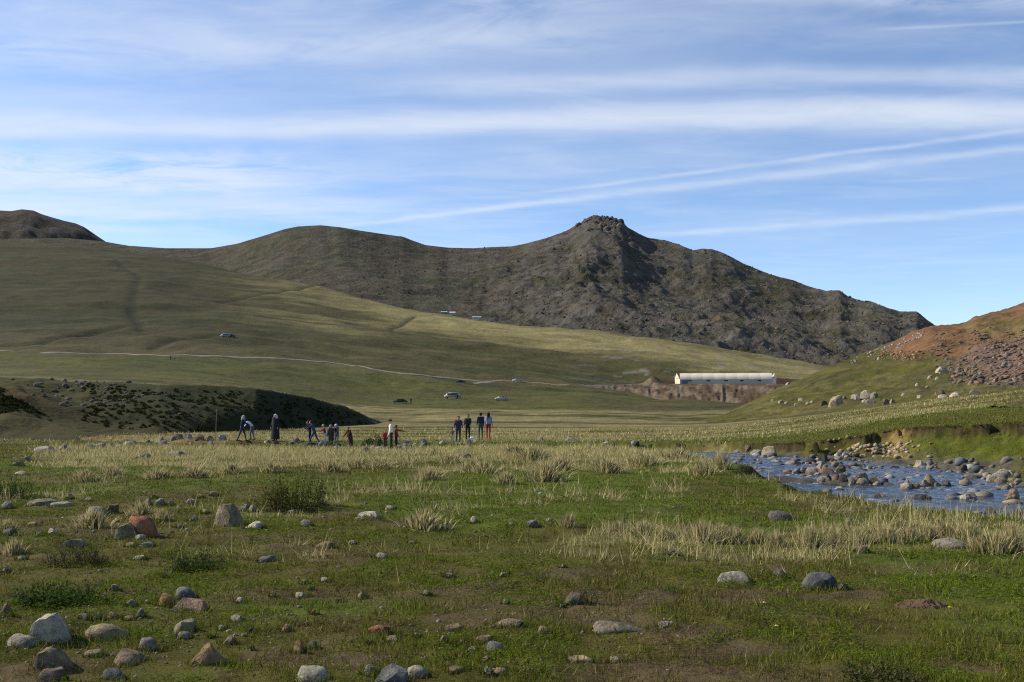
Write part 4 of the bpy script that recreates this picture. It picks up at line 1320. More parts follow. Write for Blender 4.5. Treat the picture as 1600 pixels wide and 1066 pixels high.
def sample_plain(n, lo, hi, seed, amax=0.56, pw=1.0):
    r = np.random.default_rng(seed)
    u = r.random(n)
    Y = np.exp(math.log(lo) + (math.log(hi) - math.log(lo)) * u)
    a = r.uniform(-amax, amax, n)
    return a * Y, Y, r


def in_water(x, y):
    d, side, wl = stream_d(x, y)
    dn = d + (fbm(x * 0.5, y * 0.5, 3, 0.5, 21) - 0.5) * 1.5
    return dn, side


x, y, r = sample_plain(640000, 3.4, 98.0, 31)
straw, gr, bare, px = masks(x, y)
dn, side = in_water(x, y)
gravel = (side > 0) & (dn < 3.4) & (y < 62)
keep = (dn > 0.15) & ~(gravel & (fbm(x * 0.45, y * 0.45, 3, 0.5, 117) < 0.54)) & (r.random(len(x)) > bare * 0.5)
z0 = base_z(x, y)
cutm = (side > 0) & (dn < 12) & (dn > 2) & (ground_z(x, y, False) < z0 - 0.05) & (ground_z(x, y, False) > z0 - 0.36) & (x > 5)
keep &= ~cutm
x, y, straw, gr, bare, px = [q[keep] for q in (x, y, straw, gr, bare, px)]
n = len(x)
z = ground_z(x, y)
r = np.random.default_rng(33)
c = np.tile((0.138, 0.130, 0.018), (n, 1))
fp = fbm(x * 3.1, y * 3.1, 3, 0.6, 211); fq = fbm(x * 1.1, y * 1.4, 3, 0.6, 213)
c = lerp3(c, (0.100, 0.134, 0.012), np.clip(gr + smooth(fp, 0.52, 0.64) * 0.7, 0, 1))
c = c * (1 + 0.25 * gr)[:, None]
c = lerp3(c, (0.130, 0.100, 0.034), np.clip(bare * 0.8 + smooth(fq, 0.54, 0.66) * 0.6 * (1 - gr), 0, 1))
pick = r.random(n)
c[pick < 0.13] = (0.25, 0.205, 0.085)
c[(pick > 0.13) & (pick < 0.24)] = (0.060, 0.090, 0.014)
c[(pick > 0.24) & (pick < 0.34)] = (0.075, 0.055, 0.024)
rust = smooth(y, 62, 70) * (1 - smooth(px, 260, 480)) * smooth(fbm(x * 0.07, y * 0.3, 3, 0.5, 113), 0.40, 0.55)
c = lerp3(c, (0.15, 0.09, 0.028), rust * 0.85)
sp = r.random(n) < straw * 0.8
c[sp] = np.array((0.40, 0.345, 0.16)) * (0.75 + 0.5 * r.random(sp.sum()))[:, None]
h = (0.014 + 0.036 * r.random(n) ** 1.5) * (1 + 0.6 * smooth(y, 15, 50)) * (0.6 + 1.1 * smooth(fp, 0.35, 0.65))
h = np.where(sp, h * 2.0, h)
w = 0.0065 * (y / 6.0) ** 0.92 * (0.6 + 0.8 * r.random(n))
V, Fc, C = blades(x, y, z, h, w, c, 0.75, 35)
stuff(mesh_from('turf', V, Fc, M_LEAF, False, C), 'short green and brown turf covering the meadow and stream banks', 'grass')

# longer turf crowding the feet of the stones
X = []; Yy = []
for (rx, ry, rw, rd) in ROCKS:
    if ry > 45 or (rx > 6.5 and ry > 13 and ry < 62 and rx < 17):
        continue
    m_ = int(50 + 160 * min(rw, 0.8))
    th = r.random(m_) * 6.2832; k_ = 0.84 + 0.42 * r.random(m_) ** 1.4
    X.append(rx + np.cos(th) * rw / 2 * k_); Yy.append(ry + np.sin(th) * rd / 2 * k_)
x = np.concatenate(X); y = np.concatenate(Yy); n = len(x)
c = np.array([(0.115, 0.12, 0.018), (0.085, 0.14, 0.012), (0.14, 0.11, 0.036), (0.07, 0.08, 0.016)])[r.integers(0, 4, n)]
h = 0.025 + 0.07 * r.random(n) ** 1.6
V, Fc, C = blades(x, y, ground_z(x, y), h, 0.0085 * (y / 6.0) ** 0.9 * (0.6 + 0.8 * r.random(n)), c, 0.6, 36)
stuff(mesh_from('turf', V, Fc, M_LEAF, False, C), 'longer grass growing around the feet of the stones', 'grass')

# turf hanging over the lip of the cut bank
r = np.random.default_rng(91)
x = r.uniform(6, 40, 260000); y = r.uniform(20, 62, 260000)
ok = (np.abs(x / y) < 0.6)
x, y = x[ok], y[ok]
dn, side = in_water(x, y)
ok = (side > 0) & (dn > 2.5) & (dn < 12)
x, y = x[ok], y[ok]
zb = base_z(x, y); zc = ground_z(x, y, False)
ok = (zc > zb - 0.05) & (ground_z(x - 0.30, y - 0.16, False) < zb - 0.14)
x, y = x[ok][:16000], y[ok][:16000]
n = len(x); z = ground_z(x, y)
c = np.array([(0.11, 0.12, 0.018), (0.085, 0.11, 0.014), (0.20, 0.165, 0.07)])[r.integers(0, 3, n)] * (0.7 + 0.5 * r.random(n))[:, None]
V, Fc, C = blades(x, y, z, 0.04 + 0.10 * r.random(n), 0.03 + 0.03 * r.random(n), c, 0.8, 92)
V = V.reshape(-1, 3, 3); V[:, 2, 0] -= 0.10 + 0.14 * r.random(n); V[:, 2, 2] -= 0.12 * r.random(n)
stuff(mesh_from('turf', V.reshape(-1, 3), Fc, M_LEAF, False, C), 'turf hanging over the lip of the cut stream bank', 'grass')

# clover-like broad leaves and brown litter lying in the near turf
r = np.random.default_rng(95)
x, y, r = sample_plain(230000, 3.6, 24.0, 96)
ptch = fbm(x * 0.9, y * 0.9, 4, 0.6, 251)
lit = fbm(x * 0.8, y * 1.2, 4, 0.6, 253)
dn, side = in_water(x, y)
cl = (r.random(len(x)) < smooth(ptch, 0.52, 0.66) * 0.9); br = (r.random(len(x)) < smooth(lit, 0.50, 0.66) * 0.6) & ~cl
ok = (cl | br) & (dn > 0.3)
x, y, cl = x[ok], y[ok], cl[ok]
n = len(x); z = ground_z(x, y) + np.where(cl, 0.012 + 0.03 * r.random(n), 0.008 + 0.012 * r.random(n))
ph = r.random(n) * 6.2832; L = np.where(cl, 0.011, 0.016) * (0.6 + 0.8 * r.random(n)) * (y / 6.0) ** 0.75
d1 = np.stack([np.cos(ph), np.sin(ph), r.normal(0, 0.35, n)], 1) * L[:, None]
d2 = np.stack([-np.sin(ph), np.cos(ph), r.normal(0, 0.35, n)], 1) * (L * np.where(cl, 0.8, 0.28))[:, None]
p0 = np.stack([x, y, z], 1)
V = np.stack([p0 - d1, p0 + d2, p0 + d1], 1).reshape(-1, 3)
cg = np.array([(0.085, 0.135, 0.010), (0.065, 0.105, 0.010), (0.11, 0.14, 0.014)])[r.integers(0, 3, n)]
cb = np.array([(0.085, 0.055, 0.028), (0.15, 0.11, 0.055), (0.05, 0.034, 0.02)])[r.integers(0, 3, n)]
c = np.where(cl[:, None], cg, cb)
stuff(mesh_from('turf', V, np.arange(3 * n).reshape(-1, 3), M_LEAF, False, np.repeat(c, 3, axis=0)), 'broad-leaved herbs and brown litter in the near turf', 'herbs')

# tall dry grass
x, y, r = sample_plain(340000, 7.5, 98.0, 41)
straw, gr, bare, px = masks(x, y)
dn, side = in_water(x, y)
edge = (side < 0) * np.exp(-((dn - 1.0) / 0.8) ** 2) * (y < 20) * (px > 1180)
clump = fbm(x * 1.9, y * 1.9, 3, 0.55, 201)
keep = (dn > 0.3) & (r.random(len(x)) < np.clip(straw * smooth(clump * 0.5 + 0.5 * fbm(x * 0.5, y * 0.7, 3, 0.5, 207), 0.44, 0.60) * 1.2 * (1 - 0.45 * (y < 17)) + edge * 0.35, 0, 1))
z0 = base_z(x, y)
keep &= ~((side > 0) & (dn < 12) & (ground_z(x, y, False) < z0 - 0.05))
x, y, clump, straw = x[keep], y[keep], clump[keep], straw[keep]
n = len(x); z = ground_z(x, y)
r = np.random.default_rng(43)
h = (0.10 + 0.20 * r.random(n)) * (0.5 + 1.0 * smooth(clump, 0.4, 0.7)) * (1 - 0.3 * smooth(y, 55, 70))
w = 0.0052 * (y / 6.0) ** 0.9 * (0.6 + 0.8 * r.random(n))
c = np.array((0.45, 0.375, 0.18))[None, :] * (0.7 + 0.5 * r.random(n))[:, None]
g_ = r.random(n) < 0.22
c[g_] = (0.15, 0.16, 0.03)
V, Fc, C = blades(x, y, z, h, w, c, 0.60, 45)
stuff(mesh_from('dry_grass', V, Fc, M_LEAF, False, C), 'tall pale straw-coloured grass in bands across the meadow', 'dry grass')


def tussock_mesh(seed, n, spread, green=0.12):
    r = np.random.default_rng(seed)
    an = r.random(n) * 6.2832; rad = np.minimum(np.abs(r.normal(0, 0.26, n)), 0.6)
    bx, by = np.cos(an) * rad, np.sin(an) * rad
    h = (0.40 + 0.60 * r.random(n)) * (1 - 0.75 * rad)
    out = (0.05 + 0.75 * r.random(n) ** 1.5) * spread * (0.4 + 1.5 * rad)
    a2 = an + r.normal(0, 0.5, n)
    w = 0.020 * (0.6 + 0.8 * r.random(n)); ph = r.random(n) * 6.2832
    d = np.stack([np.cos(ph) * w, np.sin(ph) * w, 0 * w], 1)
    b = np.stack([bx, by, np.full(n, -0.04)], 1)
    mid = b + np.stack([np.cos(a2) * out * 0.4, np.sin(a2) * out * 0.4, h * 0.62], 1)
    tip = b + np.stack([np.cos(a2) * out, np.sin(a2) * out, h], 1)
    V = np.stack([b - d, b + d, mid + d * 0.7, mid - d * 0.7, tip], 1).reshape(-1, 3)
    i = np.arange(n)[:, None] * 5
    Fc = np.concatenate([i + [0, 1, 2], i + [0, 2, 3], i + [3, 2, 4]])
    c = np.array((0.43, 0.36, 0.18))[None, :] * (0.65 + 0.6 * r.random(n))[:, None]
    c[r.random(n) < green] = (0.12, 0.13, 0.035)
    me = mesh_from('tussock_tmp', V, Fc, M_LEAF, False, np.repeat(c, 5, axis=0))
    m = me.data
    bpy.data.objects.remove(me)
    m.name = 'dry_tussock'
    return m


TUSS = [tussock_mesh(600 + i, 280, 0.62 + 0.12 * (i % 3)) for i in range(5)]


def tussock(px, base, w, h, label, grp='straw tussocks'):
    x, y, z = find(px, base)
    sc = y / F
    o = bpy.data.objects.new('grass_tussock', TUSS[_rk.randrange(len(TUSS))])
    o.location = (x, y + 0.1, z)
    o.scale = (w * sc * 0.8, w * sc * 0.8, h * sc * 0.85)
    o.rotation_euler = (0, 0, _rk.uniform(0, 6.28))
    link(o)
    return tag(o, label, 'tussock', grp)


tussock(660, 827, 92, 44, 'broad straw tussock fanning out alone in the short meadow turf', None)
tussock(888, 826, 34, 36, 'small straw tussock with a dark base beside the broad one', None)
tussock(140, 826, 70, 44, 'bleached tussock in front of the rounded grey boulder', None)
tussock(215, 806, 44, 34, 'straw tussock growing behind the red-brown boulder', None)
tussock(248, 815, 34, 30, 'straw tussock at the right side of the red-brown boulder', None)
tussock(1100, 850, 70, 52, 'large straw tussock with long stems beside the grey hump', None)
tussock(1005, 838, 60, 34, 'low straw tussock between the small and the large ones', None)
for (px, by, w, h) in [(965, 832, 40, 24), (1040, 846, 40, 30), (1150, 852, 50, 42), (1185, 850, 40, 34), (1215, 856, 46, 38), (1272, 858, 56, 50), (1310, 852, 40, 34), (1345, 850, 44, 34), (1390, 850, 50, 42), (1425, 848, 44, 36),
                       (1455, 846, 44, 38), (1520, 845, 56, 40), (1560, 868, 80, 56), (1592, 862, 60, 56), (1480, 838, 40, 32), (1585, 840, 50, 34), (1535, 866, 50, 40), (1410, 828, 36, 26), (1125, 838, 40, 30)]:
    tussock(px, by, w, h, '%s straw tussock %s' % ('tall' if h > 45 else 'middling' if h > 35 else 'low', lm(px, by)))
for (px, by, w, h) in [(672, 752, 40, 26), (760, 745, 44, 26), (790, 757, 34, 24), (838, 752, 50, 40), (740, 735, 40, 22), (880, 735, 44, 26), (960, 738, 40, 28), (930, 730, 40, 24), (1000, 728, 44, 24), (1105, 747, 36, 30), (1135, 738, 30, 36), (600, 735, 40, 22),
                       (520, 740, 40, 24), (410, 738, 40, 20), (350, 740, 44, 22), (290, 742, 40, 22), (230, 745, 44, 24), (160, 742, 36, 20), (120, 748, 34, 24), (705, 726, 40, 20), (1050, 722, 40, 22), (560, 728, 40, 20), (820, 722, 44, 24)]:
    tussock(px + _rk.uniform(-14, 14), by + _rk.uniform(-5, 5), w * 1.4, h * 1.25, '%s pale tussock of the straw band %s' % ('tall' if h > 27 else 'broad' if w > 42 else 'low', lm(px, by)), 'tussocks of the straw band')
for (px, by, w, h) in [(15, 870, 44, 40), (5, 830, 30, 26)]:
    tussock(px, by, w, h, 'pale tussock with %s stems %s' % ('long' if h > 30 else 'short', lm(px, by)))


# ------------------------------------------------------------------ shrubs
M_STEM = simple_mat('woody_stem', (0.07, 0.05, 0.03), 0.9)


def shrub(name, px, base, w, h, label, cat, n_stem=40, leaves=60, leaf=0.03, cols_=((0.05, 0.075, 0.018),), spread=0.5, fn=ground_z, seed=1, upright=0.9, **k):
    x, y, z = find(px, base, fn, **k)
    sc = y / F
    W, H = w * sc, h * sc
    r = np.random.default_rng(seed)
    root = empty(name, (x, y + W * 0.25, z))
    SV = []; SF = []; LV = []; LC = []; so = 0
    for s in range(n_stem):
        an = r.random() * 6.2832; rb = math.sqrt(r.random()) * W * 0.38
        b = np.array([math.cos(an) * rb, math.sin(an) * rb, -0.03])
        hh = H * (0.45 + 0.6 * r.random()) * (1.0 - 0.55 * (rb / (W * 0.38)) ** 2)
        t = b + np.array([math.cos(an) * W * spread * 0.4 * r.random() + r.normal(0, 0.04), math.sin(an) * W * spread * 0.4 * r.random(), hh])
        mid = (b + t) / 2 + np.array([r.normal(0, 0.03), r.normal(0, 0.03), 0.06 * hh])
        q = 0.0045 + 0.002 * r.random()
        ring = np.array([(q, 0, 0), (-q / 2, q * 0.87, 0), (-q / 2, -q * 0.87, 0)])
        for p_, g in ((b, 1.0), (mid, 0.75), (t, 0.2)):
            SV.append(p_ + ring * g)
        for lv in (0, 1):
            for j in range(3):
                SF.append((so + lv * 3 + j, so + lv * 3 + (j + 1) % 3, so + lv * 3 + 3 + (j + 1) % 3, so + lv * 3 + 3 + j))
        so += 9
        u = r.random(leaves) ** 0.8
        pt = np.where(u[:, None] < 0.5, b + (mid - b) * u[:, None] * 2, mid + (t - mid) * (u[:, None] * 2 - 1))
        pt = pt + r.normal(0, 0.035 * (W / 1.0) ** 0.5, (leaves, 3))
        ph = r.random(leaves) * 6.2832; el = r.uniform(-0.2, 1.1, leaves)
        d1 = np.stack([np.cos(ph) * np.cos(el), np.sin(ph) * np.cos(el), np.sin(el)], 1)
        d2 = np.stack([-np.sin(ph), np.cos(ph), 0 * ph], 1)
        L = leaf * (0.6 + 0.8 * r.random(leaves))[:, None]
        LV.append(np.stack([pt, pt + d1 * L * 0.5 + d2 * L * 0.28, pt + d1 * L, pt + d1 * L * 0.5 - d2 * L * 0.28], 1).reshape(-1, 3))
        ci = np.array(cols_)[r.integers(0, len(cols_), leaves)] * (0.7 + 0.6 * r.random(leaves))[:, None]
        LC.append(np.repeat(ci, 4, axis=0))
    mesh_from('stem', np.concatenate(SV), np.array(SF), M_STEM, True, None, root)
    LV = np.concatenate(LV)
    mesh_from('foliage', LV, np.arange(len(LV)).reshape(-1, 4), M_LEAF, False, np.concatenate(LC), root)
    return tag(root, label, cat)


DG = ((0.065, 0.10, 0.020), (0.10, 0.145, 0.028), (0.14, 0.16, 0.034), (0.17, 0.14, 0.05))
shrub('leafy_bush', 458, 798, 104, 74, 'dark green leafy bush with upright stems in the meadow', 'bush', 64, 60, 0.046, DG, seed=3)
shrub('leafy_bush', 420, 800, 40, 58, 'thin brownish weedy shrub beside the dark green bush', 'bush', 20, 32, 0.035, ((0.09, 0.08, 0.03), (0.13, 0.09, 0.04), (0.05, 0.065, 0.02)), seed=4)
shrub('weed_clump', 75, 948, 150, 34, 'dense dark green weeds behind the whitish lichen rock', 'weeds', 100, 18, 0.034, ((0.030, 0.052, 0.012), (0.050, 0.080, 0.016)), seed=5)
shrub('weed_clump', 100, 888, 110, 46, 'brownish seeding weeds below the dry tussock', 'weeds', 70, 30, 0.022, ((0.09, 0.075, 0.03), (0.12, 0.09, 0.04), (0.06, 0.065, 0.02)), seed=6)
shrub('weed_clump', 300, 895, 100, 36, 'dark leafy weeds in turf below the lichen boulder', 'weeds', 60, 40, 0.026, ((0.035, 0.055, 0.016), (0.055, 0.080, 0.020)), seed=7)
shrub('weed_clump', 14, 780, 60, 46, 'green weeds behind the blue-grey rounded stone', 'weeds', 40, 40, 0.035, ((0.045, 0.075, 0.018), (0.06, 0.085, 0.02)), seed=8)
shrub('weed_clump', 915, 944, 34, 46, 'thin weed stalks growing at the grey-brown block', 'weeds', 16, 22, 0.02, ((0.06, 0.08, 0.022), (0.10, 0.09, 0.04)), seed=9)
shrub('weed_clump', 1390, 1074, 130, 24, 'dark low weeds at the edge of the turf', 'weeds', 60, 40, 0.024, ((0.040, 0.055, 0.014), (0.09, 0.08, 0.03)), seed=10)
shrub('leafy_bush', 585, 697, 36, 22, 'grey-green low bush behind the walkers in red', 'bush', 26, 40, 0.10, ((0.06, 0.075, 0.045), (0.05, 0.06, 0.035)), seed=11)
shrub('weed_clump', 806, 710, 34, 12, 'small dark plant in the straw band', 'weeds', 20, 24, 0.08, ((0.05, 0.06, 0.03),), seed=12)
shrub('weed_clump', 1470, 826, 30, 16, 'low green plant at the stream-side turf edge', 'weeds', 20, 20, 0.03, ((0.05, 0.08, 0.02),), seed=14)

# shrub cover on the shaded face of the mound, and low scrub at its left foot
r = np.random.default_rng(77)
n = 2900
pxs = np.concatenate([600 - 470 * r.random(2400) ** 1.2, r.normal(0, 28, 500)])
ysx = np.concatenate([r.uniform(84, 126, 2400), r.uniform(80, 90, 500)])
x = (pxs - 800) / F * ysx; z = mound_z(x, ysx)
okm = (z > ground_z(x, ysx) + 0.15) & (z < mound_z(x, ysx + 2.5) - 0.25)
x, ysx, z = x[okm], ysx[okm], z[okm]
nl = 16
sx = 0.08 + 0.20 * r.random(len(x))
d = r.normal(size=(len(x), nl, 3)); d /= np.linalg.norm(d, axis=2)[..., None]; d[..., 2] = np.abs(d[..., 2])
ctr = np.stack([x, ysx, z], 1)[:, None, :] + d * sx[:, None, None] * np.array([1, 1, 0.7]) * r.uniform(0.6, 1.0, (len(x), nl, 1))
ctr = ctr.reshape(-1, 3)
e1 = r.normal(size=ctr.shape); e1 /= np.linalg.norm(e1, axis=1)[:, None]
e2 = np.cross(e1, r.normal(size=ctr.shape)); e2 /= np.linalg.norm(e2, axis=1)[:, None]
L = 0.11 + 0.10 * r.random(len(ctr))[:, None]
V = np.stack([ctr - e1 * L, ctr + e2 * L * 0.6, ctr + e1 * L], 1).reshape(-1, 3)
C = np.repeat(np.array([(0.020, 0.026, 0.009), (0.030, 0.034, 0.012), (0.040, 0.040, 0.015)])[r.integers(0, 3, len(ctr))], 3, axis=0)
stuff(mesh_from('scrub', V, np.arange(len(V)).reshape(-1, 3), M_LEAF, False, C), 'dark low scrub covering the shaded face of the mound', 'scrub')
# ------------------------------------------------------------------ building blocks
def box_bm(bm, c, s, taper=1.0):
    v = []
    for z in (-1, 1):
        k = taper if z > 0 else 1.0
        for (x, y) in ((-1, -1), (1, -1), (1, 1), (-1, 1)):
            v.append(bm.verts.new((c[0] + x * s[0] / 2 * k, c[1] + y * s[1] / 2 * k, c[2] + z * s[2] / 2)))
    for q in ((3, 2, 1, 0), (4, 5, 6, 7), (0, 1, 5, 4), (1, 2, 6, 5), (2, 3, 7, 6), (3, 0, 4, 7)):
        bm.faces.new([v[i] for i in q])
    return v


def bm_obj(name, bm, mat, parent=None, smooth_=False):
    bmesh.ops.recalc_face_normals(bm, faces=bm.faces)
    me = bpy.data.meshes.new(name)
    bm.to_mesh(me)
    bm.free()
    for p in me.polygons:
        p.use_smooth = smooth_
    me.materials.append(mat)
    return link(bpy.data.objects.new(name, me), parent)


def part_box(name, c, s, mat, parent, taper=1.0, bevel=0.0):
    bm = bmesh.new()
    box_bm(bm, c, s, taper)
    if bevel:
        bmesh.ops.bevel(bm, geom=list(bm.edges), offset=bevel, segments=2, affect='EDGES')
    return bm_obj(name, bm, mat, parent)


# ------------------------------------------------------------------ dirt road
M_DIRT = simple_mat('pale_dirt', (0.17, 0.145, 0.10), 0.95, noise=0.4, scale=0.4)


def road(name, pts, w):
    P = [find(px, py, valley_z, 180, 1300, 500)[:2] for (px, py) in pts]
    D = _dense(np.array(P, float), 14)
    t = np.gradient(D, axis=0); t /= np.linalg.norm(t, axis=1)[:, None]
    nn = np.stack([-t[:, 1], t[:, 0]], 1)
    V = []
    for j in range(5):
        q = D + nn * (j / 4 - 0.5) * w
        V.append(np.stack([q[:, 0], q[:, 1], valley_z(q[:, 0], q[:, 1]) + 0.28 - 0.1 * abs(j - 2)], 1))
    V = np.stack(V, 1).reshape(-1, 3)
    return struct(mesh_from(name, V, grid_faces(len(D), 5), M_DIRT, True))


road('dirt_road', [(-60, 547), (0, 549), (90, 551), (180, 553), (260, 556), (340, 557), (420, 560), (480, 564), (540, 570), (600, 580), (650, 586), (700, 591), (745, 596), (765, 598)], 3.4)
road('dirt_road', [(738, 600), (760, 598), (785, 595), (815, 597), (850, 600), (890, 602)], 3.0)

# ------------------------------------------------------------------ earth embankment and long hall
M_EARTH = terrain_mat('dug_earth', 0.35, 0.9, 0.6, 1.0, (0.45, 1.4), 1.6)
pe = np.linspace(880, 1250, 190); te = np.linspace(0, 1, 46)
PE, TE = np.meshgrid(pe, te)
ae = (PE - 800) / F
top_z = np.interp(PE, [880, 960, 1000, 1230, 1250], [hz(601, 500), hz(601, 512), PAD_Z, PAD_Z, PAD_Z - 1])
Ytop = np.interp(PE, [880, 1000, 1250], [505, 522, 522]); Ybot = np.interp(PE, [880, 950, 1060, 1160, 1250], [498, 480, 440, 425, 425])
YE = np.where(TE < 0.82, Ybot + (Ytop - Ybot) * (TE / 0.82), Ytop + (TE - 0.82) / 0.18 * 36)
zb0 = valley_z(ae * Ybot, Ybot) - 0.4
ze = zb0 + (top_z - zb0) * np.clip(TE / 0.82, 0, 1) ** 0.8
gul_ = (ridged(PE / 9.0, TE * 1.2, 3, 0.5, 221) - 0.5) * 1.3 * np.clip(TE / 0.82 * (0.84 - TE) * 6, 0, 1)
ze = ze + gul_ + (fbm(PE / 4, TE * 14, 3, 0.5, 223) - 0.5) * 0.6 * (TE < 0.8)
# spoil heap left of the hall
ze = ze + 4.2 * np.exp(-((PE - 1021) / 12) ** 2 - ((YE - 528) / 9) ** 2)
ce = np.tile((0.105, 0.076, 0.043), (PE.size, 1))
nn_ = fbm(PE.ravel() / 14, TE.ravel() * 6, 4, 0.55, 225)
ce = lerp3(ce, (0.17, 0.13, 0.085), smooth(nn_, 0.5, 0.62) * 0.8)
ce = lerp3(ce, (0.075, 0.046, 0.027), smooth(nn_, 0.46, 0.36) * 0.0 + (1 - smooth(nn_, 0.36, 0.46)) * 0.8)
ce = lerp3(ce, (0.12, 0.11, 0.10), (1 - smooth(PE.ravel(), 930, 1000)) * 0.6)
struct(mesh_from('earth_embankment', np.stack([(ae * YE).ravel(), YE.ravel(), ze.ravel()], 1), grid_faces(len(te), len(pe)), M_EARTH, True, ce))

M_SHEET = simple_mat('cream_sheeting', (0.62, 0.55, 0.42), 0.55, noise=0.12, scale=0.3)
M_SIDE = simple_mat('grey_sheeting', (0.40, 0.37, 0.30), 0.6, noise=0.15, scale=0.3)
M_GLASSD = simple_mat('dark_glass', (0.02, 0.022, 0.026), 0.15, noise=0.1)
M_DOORB = simple_mat('blue_grey_door', (0.10, 0.13, 0.16), 0.5)
HX0 = slopes(1066, 600)[0] * 528; HX1 = slopes(1208, 600)[0] * 528
hall = empty('arched_hall', ((HX0 + HX1) / 2, 534, PAD_Z + 0.05), math.radians(-8.0))
HL = (HX1 - HX0); HWD = 11.0; WALL = 2.4; RISE = 3.4
nb_ = 8


def arch(u, bulge=0.0):
    th = math.pi * u
    return (-math.cos(th) * (HWD / 2 + bulge), WALL + math.sin(th) * (RISE + bulge))


for b_ in range(nb_):
    bm = bmesh.new()
    rows = []
    for i in range(5):
        xx = -HL / 2 + HL / nb_ * (b_ + i / 4)
        bl = 0.10 * math.sin(math.pi * i / 4)
        rows.append([bm.verts.new((xx, arch(u / 12, bl)[0], arch(u / 12, bl)[1])) for u in range(13)])
    for i in range(4):
        for u in range(12):
            bm.faces.new((rows[i][u], rows[i + 1][u], rows[i + 1][u + 1], rows[i][u + 1]))
    bm_obj('roof_panel', bm, M_SHEET, hall, True)
for sy in (-1, 1):
    w = part_box('side_wall', (0, sy * (HWD / 2 - 0.06), WALL / 2), (HL, 0.12, WALL - 0.02), M_SIDE, hall)
    if sy < 0:
        for k in (0.11, 0.31, 0.50, 0.67, 0.86):
            wi = part_box('window', (-HL / 2 + HL * k, -HWD / 2 - 0.03, 1.75), (1.9, 0.10, 0.75), M_GLASSD, hall)
            part_box('frame', (-HL / 2 + HL * k, -HWD / 2 - 0.02, 1.32), (2.1, 0.16, 0.08), M_SHEET, wi)
        dr = part_box('door', (-HL / 2 + 2.6, -HWD / 2 - 0.04, 1.15), (3.2, 0.14, 2.1), M_DOORB, hall)
for sx in (-1, 1):
    bm = bmesh.new()
    xx = sx * (HL / 2 + 0.02)
    pts = [(xx, -HWD / 2, 0.0)] + [(xx + sx * 1.6 * math.sin(math.pi * u / 12), arch(u / 12)[0] * 0.99, arch(u / 12)[1]) for u in range(13)] + [(xx, HWD / 2, 0.0)]
    c0 = bm.verts.new((xx + sx * 2.4, 0, 0.0)); c1 = bm.verts.new((xx + sx * 2.6, 0, 3.0))
    vs = [bm.verts.new(p_) for p_ in pts]
    for i in range(len(vs) - 1):
        bm.faces.new((vs[i], vs[i + 1], c1))
    bm.faces.new((vs[0], c1, c0)); bm.faces.new((c1, vs[-1], c0))
    bm_obj('end_wall', bm, M_SHEET, hall)
part_box('vent', (-HL / 2 - 2.5, 1.8, 3.0), (0.25, 0.8, 0.8), M_GLASSD, hall)
tag(hall, 'long cream arched hall with grey side wall on a dug earth platform', 'hall')


# ------------------------------------------------------------------ far houses on the ridge
M_PLAST = simple_mat('plaster', (0.45, 0.43, 0.40), 0.8); M_ROOFM = simple_mat('sheet_roof', (0.40, 0.42, 0.44), 0.5); M_GRNW = simple_mat('green_boards', (0.10, 0.17, 0.14), 0.7)


def house(px, py, w, d, h, wall, roof_rise, label, wins=2, rot=0.0):
    x, y, z = find(px, py, valley_z, 500, 1300, 600)
    r = empty('house', (x, y, z), rot)
    part_box('wall', (0, 0, h / 2), (w, d, h), wall, r)
    bm = bmesh.new()
    e = 0.35
    v = [bm.verts.new(q) for q in ((-w / 2 - e, -d / 2 - e, h), (w / 2 + e, -d / 2 - e, h), (w / 2 + e, d / 2 + e, h), (-w / 2 - e, d / 2 + e, h), (-w / 2 - e, 0, h + roof_rise), (w / 2 + e, 0, h + roof_rise))]
    for q in ((0, 1, 5, 4), (2, 3, 4, 5), (0, 4, 3), (1, 2, 5), (0, 3, 2, 1)):
        bm.faces.new([v[i] for i in q])
    bm_obj('roof', bm, M_ROOFM, r)
    for i in range(wins):
        part_box('window', (-w / 2 + w * (i + 1) / (wins + 1.6), -d / 2 - 0.04, h * 0.58), (0.9, 0.12, 0.9), M_GLASSD, r)
    part_box('door', (w / 2 - 0.9, -d / 2 - 0.04, 1.0), (0.9, 0.12, 1.95), M_DOORB, r)
    return tag(r, label, 'house')


house(707, 487, 5.5, 5.0, 2.4, M_PLAST, 1.7, 'small pale house with grey roof on the ridge')
house(694, 488, 6.0, 4.0, 2.0, M_GRNW, 0.9, 'low green hut left of the pale house on the ridge', 1)
house(745, 493, 8.5, 5.0, 2.8, M_PLAST, 0.8, 'flat-roofed whitish building on the ridge beside rocks', 3)

